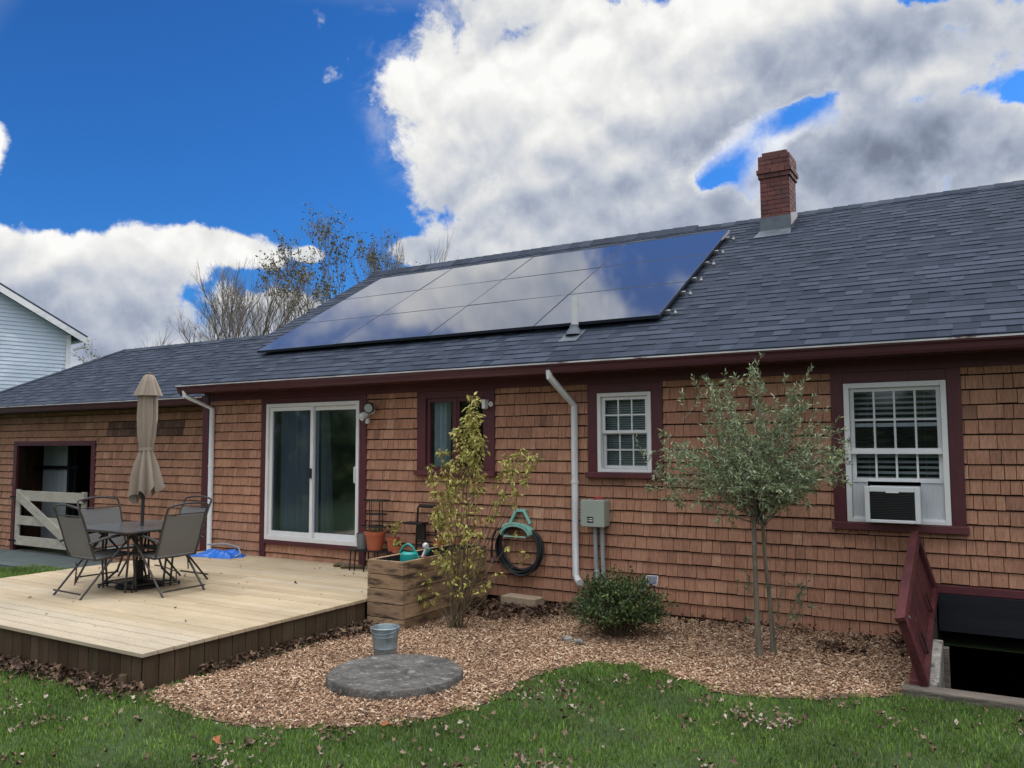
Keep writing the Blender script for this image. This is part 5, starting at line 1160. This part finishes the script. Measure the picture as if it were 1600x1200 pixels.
def wob_mask(P): 
    Q = P+np.stack([.05*np.sin(P[:, 1]*23)+.03*np.sin(P[:, 1]*61), .05*np.sin(P[:, 0]*19)+.03*np.sin(P[:, 0]*57)], 1); return inside(Q, bedp)
notslab = lambda P: np.hypot(P[:, 0]-scx, P[:, 1]-scy) > sr-.02
P = scatter(95000, -5.9, -.5, -4.8, 0, lambda P: wob_mask(P) & notslab(P)); n = len(P)
V, F = boxes(P, gza(P[:, 0])+rng.uniform(-.004, .016, n), rng.gamma(3, .0032, n)+.003, rng.uniform(.002, .006, n), rng.uniform(.001, .003, n))
rv = np.clip(rng.normal(.50, .27, n), 0, 1); tag(bulk('wood_chips', V, F, X['chip'], np.tile(rv, 5)), 'loose tan and brown wood chips covering the planting bed', 'wood chips', kind='stuff')
def leafset(name, P, zlo, zhi, size, m, label, rnd, tilt=.5):
    n = len(P); yw = rng.uniform(0, 6.283, n); rl = size*rng.uniform(.45, 1.3, n)
    K = 9; ang_ = np.linspace(0, 2*np.pi, K, endpoint=False); shape = np.array([1.0, .6, .9, .5, .7, .7, .5, .9, .6])
    d = np.stack([np.cos(yw), np.sin(yw), rng.normal(0, tilt, n)], 1); d /= np.linalg.norm(d, axis=1)[:, None]
    s = np.stack([-np.sin(yw), np.cos(yw), rng.normal(0, tilt, n)], 1); s -= d*np.sum(s*d, 1)[:, None]; s /= np.linalg.norm(s, axis=1)[:, None]; u = np.cross(d, s)
    c = np.stack([P[:, 0], P[:, 1], gza(P[:, 0])+rng.uniform(zlo, zhi, n)], 1)
    curl = rng.uniform(.0, 1.1, n)
    V = [c]
    for a, h_ in zip(ang_, shape):
        h_ = h_*rng.uniform(.6, 1.25, n); V.append(c+d*(math.cos(a)*h_*rl)[:, None]+s*(math.sin(a)*h_*.75*rl)[:, None]+u*((abs(math.sin(a))*curl+rng.uniform(-.25, .25, n))*rl*h_)[:, None])
    V = np.stack(V, 1).reshape(-1, 3); b = (np.arange(n)*(K+1))[:, None]
    F = np.concatenate([b+np.array([0, 1+k, 1+(k+1) % K]) for k in range(K)]); return tag(bulk(name, V, F, m, np.tile(rnd, K)), label, 'leaves', kind='stuff')
def lawn(P): return ~inside(P, bedp) & (P[:, 1] < -1.9) & ~((P[:, 0] < DX1+.02) & (P[:, 1] > DY0)) 
# clustered leaves on the lawn
cl = scatter(200, -9.5, 1.5, -7, -2.0); PP = np.concatenate([cl[rng.integers(0, len(cl), 3300)]+rng.normal(0, .07, (3300, 2)), scatter(1700, -9.5, 1.5, -7.5, -1.95)])
PP = PP[lawn(PP)]
leafset('fallen_leaves', PP, .005, .04, .026, X['leaf'], 'brown fallen leaves scattered over the lawn', np.clip(rng.normal(.55, .27, len(PP)), 0, 1))
# dark drifts: along the deck skirts, by the planter and along the wall
dr_ = np.concatenate([np.stack([rng.uniform(-9.2, -5.8, 1100), DY0-np.abs(rng.normal(.02, .12, 1100))], 1),
                      np.stack([DX1+np.abs(rng.normal(.0, .07, 420)), rng.uniform(-3.9, -1.85, 420)], 1), np.stack([DX1+.02+np.abs(rng.normal(.0, .13, 420)), rng.normal(-2.15, .22, 420)], 1),
                      np.stack([rng.normal(-4.9, .32, 1100), -np.abs(rng.normal(.5, .28, 1100))], 1), np.stack([rng.uniform(-5.3, -4.0, 500), rng.uniform(-.5, -.02, 500)], 1), np.stack([rng.uniform(-3, -.7, 130), rng.uniform(-.35, -.02, 130)], 1),
                      np.stack([rng.normal(-1.3, .12, 90), rng.normal(-.78, .09, 90)], 1), np.stack([rng.normal(-.8, .08, 100), rng.normal(-.35, .2, 100)], 1)])
dr_ = dr_[(dr_[:, 1] < -.02) & ~((dr_[:, 0] > -5.86) & (dr_[:, 0] < -5.34) & (dr_[:, 1] > -1.84)) & ~((dr_[:, 0] < DX1) & (dr_[:, 1] > DY0+.02)) & (dr_[:, 0] < -.68)]
leafset('leaf_drifts', dr_, .0, .07, .036, X['pileleaf'], 'dark brown leaf drifts along the deck skirt and house wall', rng.random(len(dr_)), .7)
dl = scatter(46, DX0+.2, DX1-.1, DY0+.2, -.2)
o = leafset('deck_leaves', dl, 0, 0.001, .022, X['pileleaf'], 'small dark leaves dotted over the deck boards', rng.random(len(dl)), .2)
c_ = np.empty(len(o.data.vertices)*3, np.float32); o.data.vertices.foreach_get('co', c_); c_ = c_.reshape(-1, 3); c_[:, 2] += np.repeat(DZ+.008-gza(dl[:, 0]), 10); o.data.vertices.foreach_set('co', c_.ravel())
for i, (x, y) in enumerate(((-4.28, -5.02), (-3.52, -4.30), (-2.62, -4.72))):
    q = MB(); s_ = (.034, .03, .024)[i]; K = 9; vs = [(0, 0, .012)]
    for k in range(K): a = 2*math.pi*k/K; h_ = s_*(1 if k % 2 == 0 else .6); vs.append((h_*math.cos(a)*1.3, h_*math.sin(a), .03*abs(math.sin(a))))
    vs += [(a, b, c-.002) for a, b, c in vs]
    q.add(vs, [(0, 1+k, 1+(k+1) % K) for k in range(K)]+[(K+1, K+2+(k+1) % K, K+2+k) for k in range(K)], .5); o = q.build('orange_leaf', X['orange']); o.location = (x, y, gz(x)+.045); o.rotation_euler = (.3, .15, i*1.1)
    tag(o, ['largest curled orange leaf on the grass below the deck corner', 'orange leaf at the grass edge below the round slab', 'smallest orange leaf lying out on the lawn'][i], 'leaf', 'orange leaves on the lawn')
# grass
def grass(P, h, w_):
    n = len(P); yw = rng.uniform(0, 6.283, n); t = np.stack([np.cos(yw), np.sin(yw), np.zeros(n)], 1); l = rng.uniform(0, 6.283, n); ln = np.stack([np.cos(l), np.sin(l), np.zeros(n)], 1)*rng.uniform(.1, .9, (n, 1))
    H = (h*rng.uniform(.5, 1.25, n))[:, None]; W_ = (w_*rng.uniform(.7, 1.3, n))[:, None]/2; Zu = np.array([[0, 0, 1.0]])
    b = np.stack([P[:, 0], P[:, 1], gza(P[:, 0])-.012], 1); m = b+Zu*H*.6+ln*H*.25; tp = b+Zu*H*.95+ln*H*.75
    V = np.stack([b-t*W_, b+t*W_, m+t*W_*.8, m-t*W_*.8, tp], 1).reshape(-1, 3); i = np.arange(n)*5
    F = np.concatenate([np.stack([i, i+1, i+2], 1), np.stack([i, i+2, i+3], 1), np.stack([i+3, i+2, i+4], 1)]); return V, F, n
def lawnmask(P):
    Q = P+np.stack([.05*np.sin(P[:, 1]*17+1), .05*np.sin(P[:, 0]*21)-.03], 1)
    thin_ = .5+.5*np.sin(P[:, 0]*2.7+1.3*np.sin(P[:, 1]*3.9))*np.sin(P[:, 1]*3.3+1.1*np.sin(P[:, 0]*5.1))
    return (rng.random(len(P)) < .35+1.0*thin_) & ~inside(Q, bedp) & ~((P[:, 0] > -.72) & (P[:, 0] < 1.2) & (P[:, 1] > -1.88)) & ~((P[:, 0] < DX1+.02) & (P[:, 0] > DX0) & (P[:, 1] > DY0-.02)) & (P[:, 1] < 0)
parts = [grass(scatter(280000, -8.8, 1.2, -6.6, -1.85, lawnmask), .034, .0046), grass(scatter(70000, -13, 4, -10, -1.85, lawnmask), .05, .007), grass(scatter(26000, -14.6, -10.75, -3.6, -.5), .05, .007)]
Vs, Fs, Rs, off = [], [], [], 0
for V, F, n in parts:
    pv = V[::5]; r_ = np.clip(.42+.18*np.sin(pv[:, 0]*3.1+np.sin(pv[:, 1]*2.3)*2)*np.sin(pv[:, 1]*4.3+1)+rng.normal(0, .16, n), 0, 1)
    r_[rng.random(n) < .03] = 1; Vs.append(V); Fs.append(F+off); Rs.append(np.tile(r_, 3)); off += len(V)
tag(bulk('lawn_grass', np.concatenate(Vs), np.concatenate(Fs), X['grass'], np.concatenate(Rs)), 'short green lawn grass', 'grass', kind='stuff')
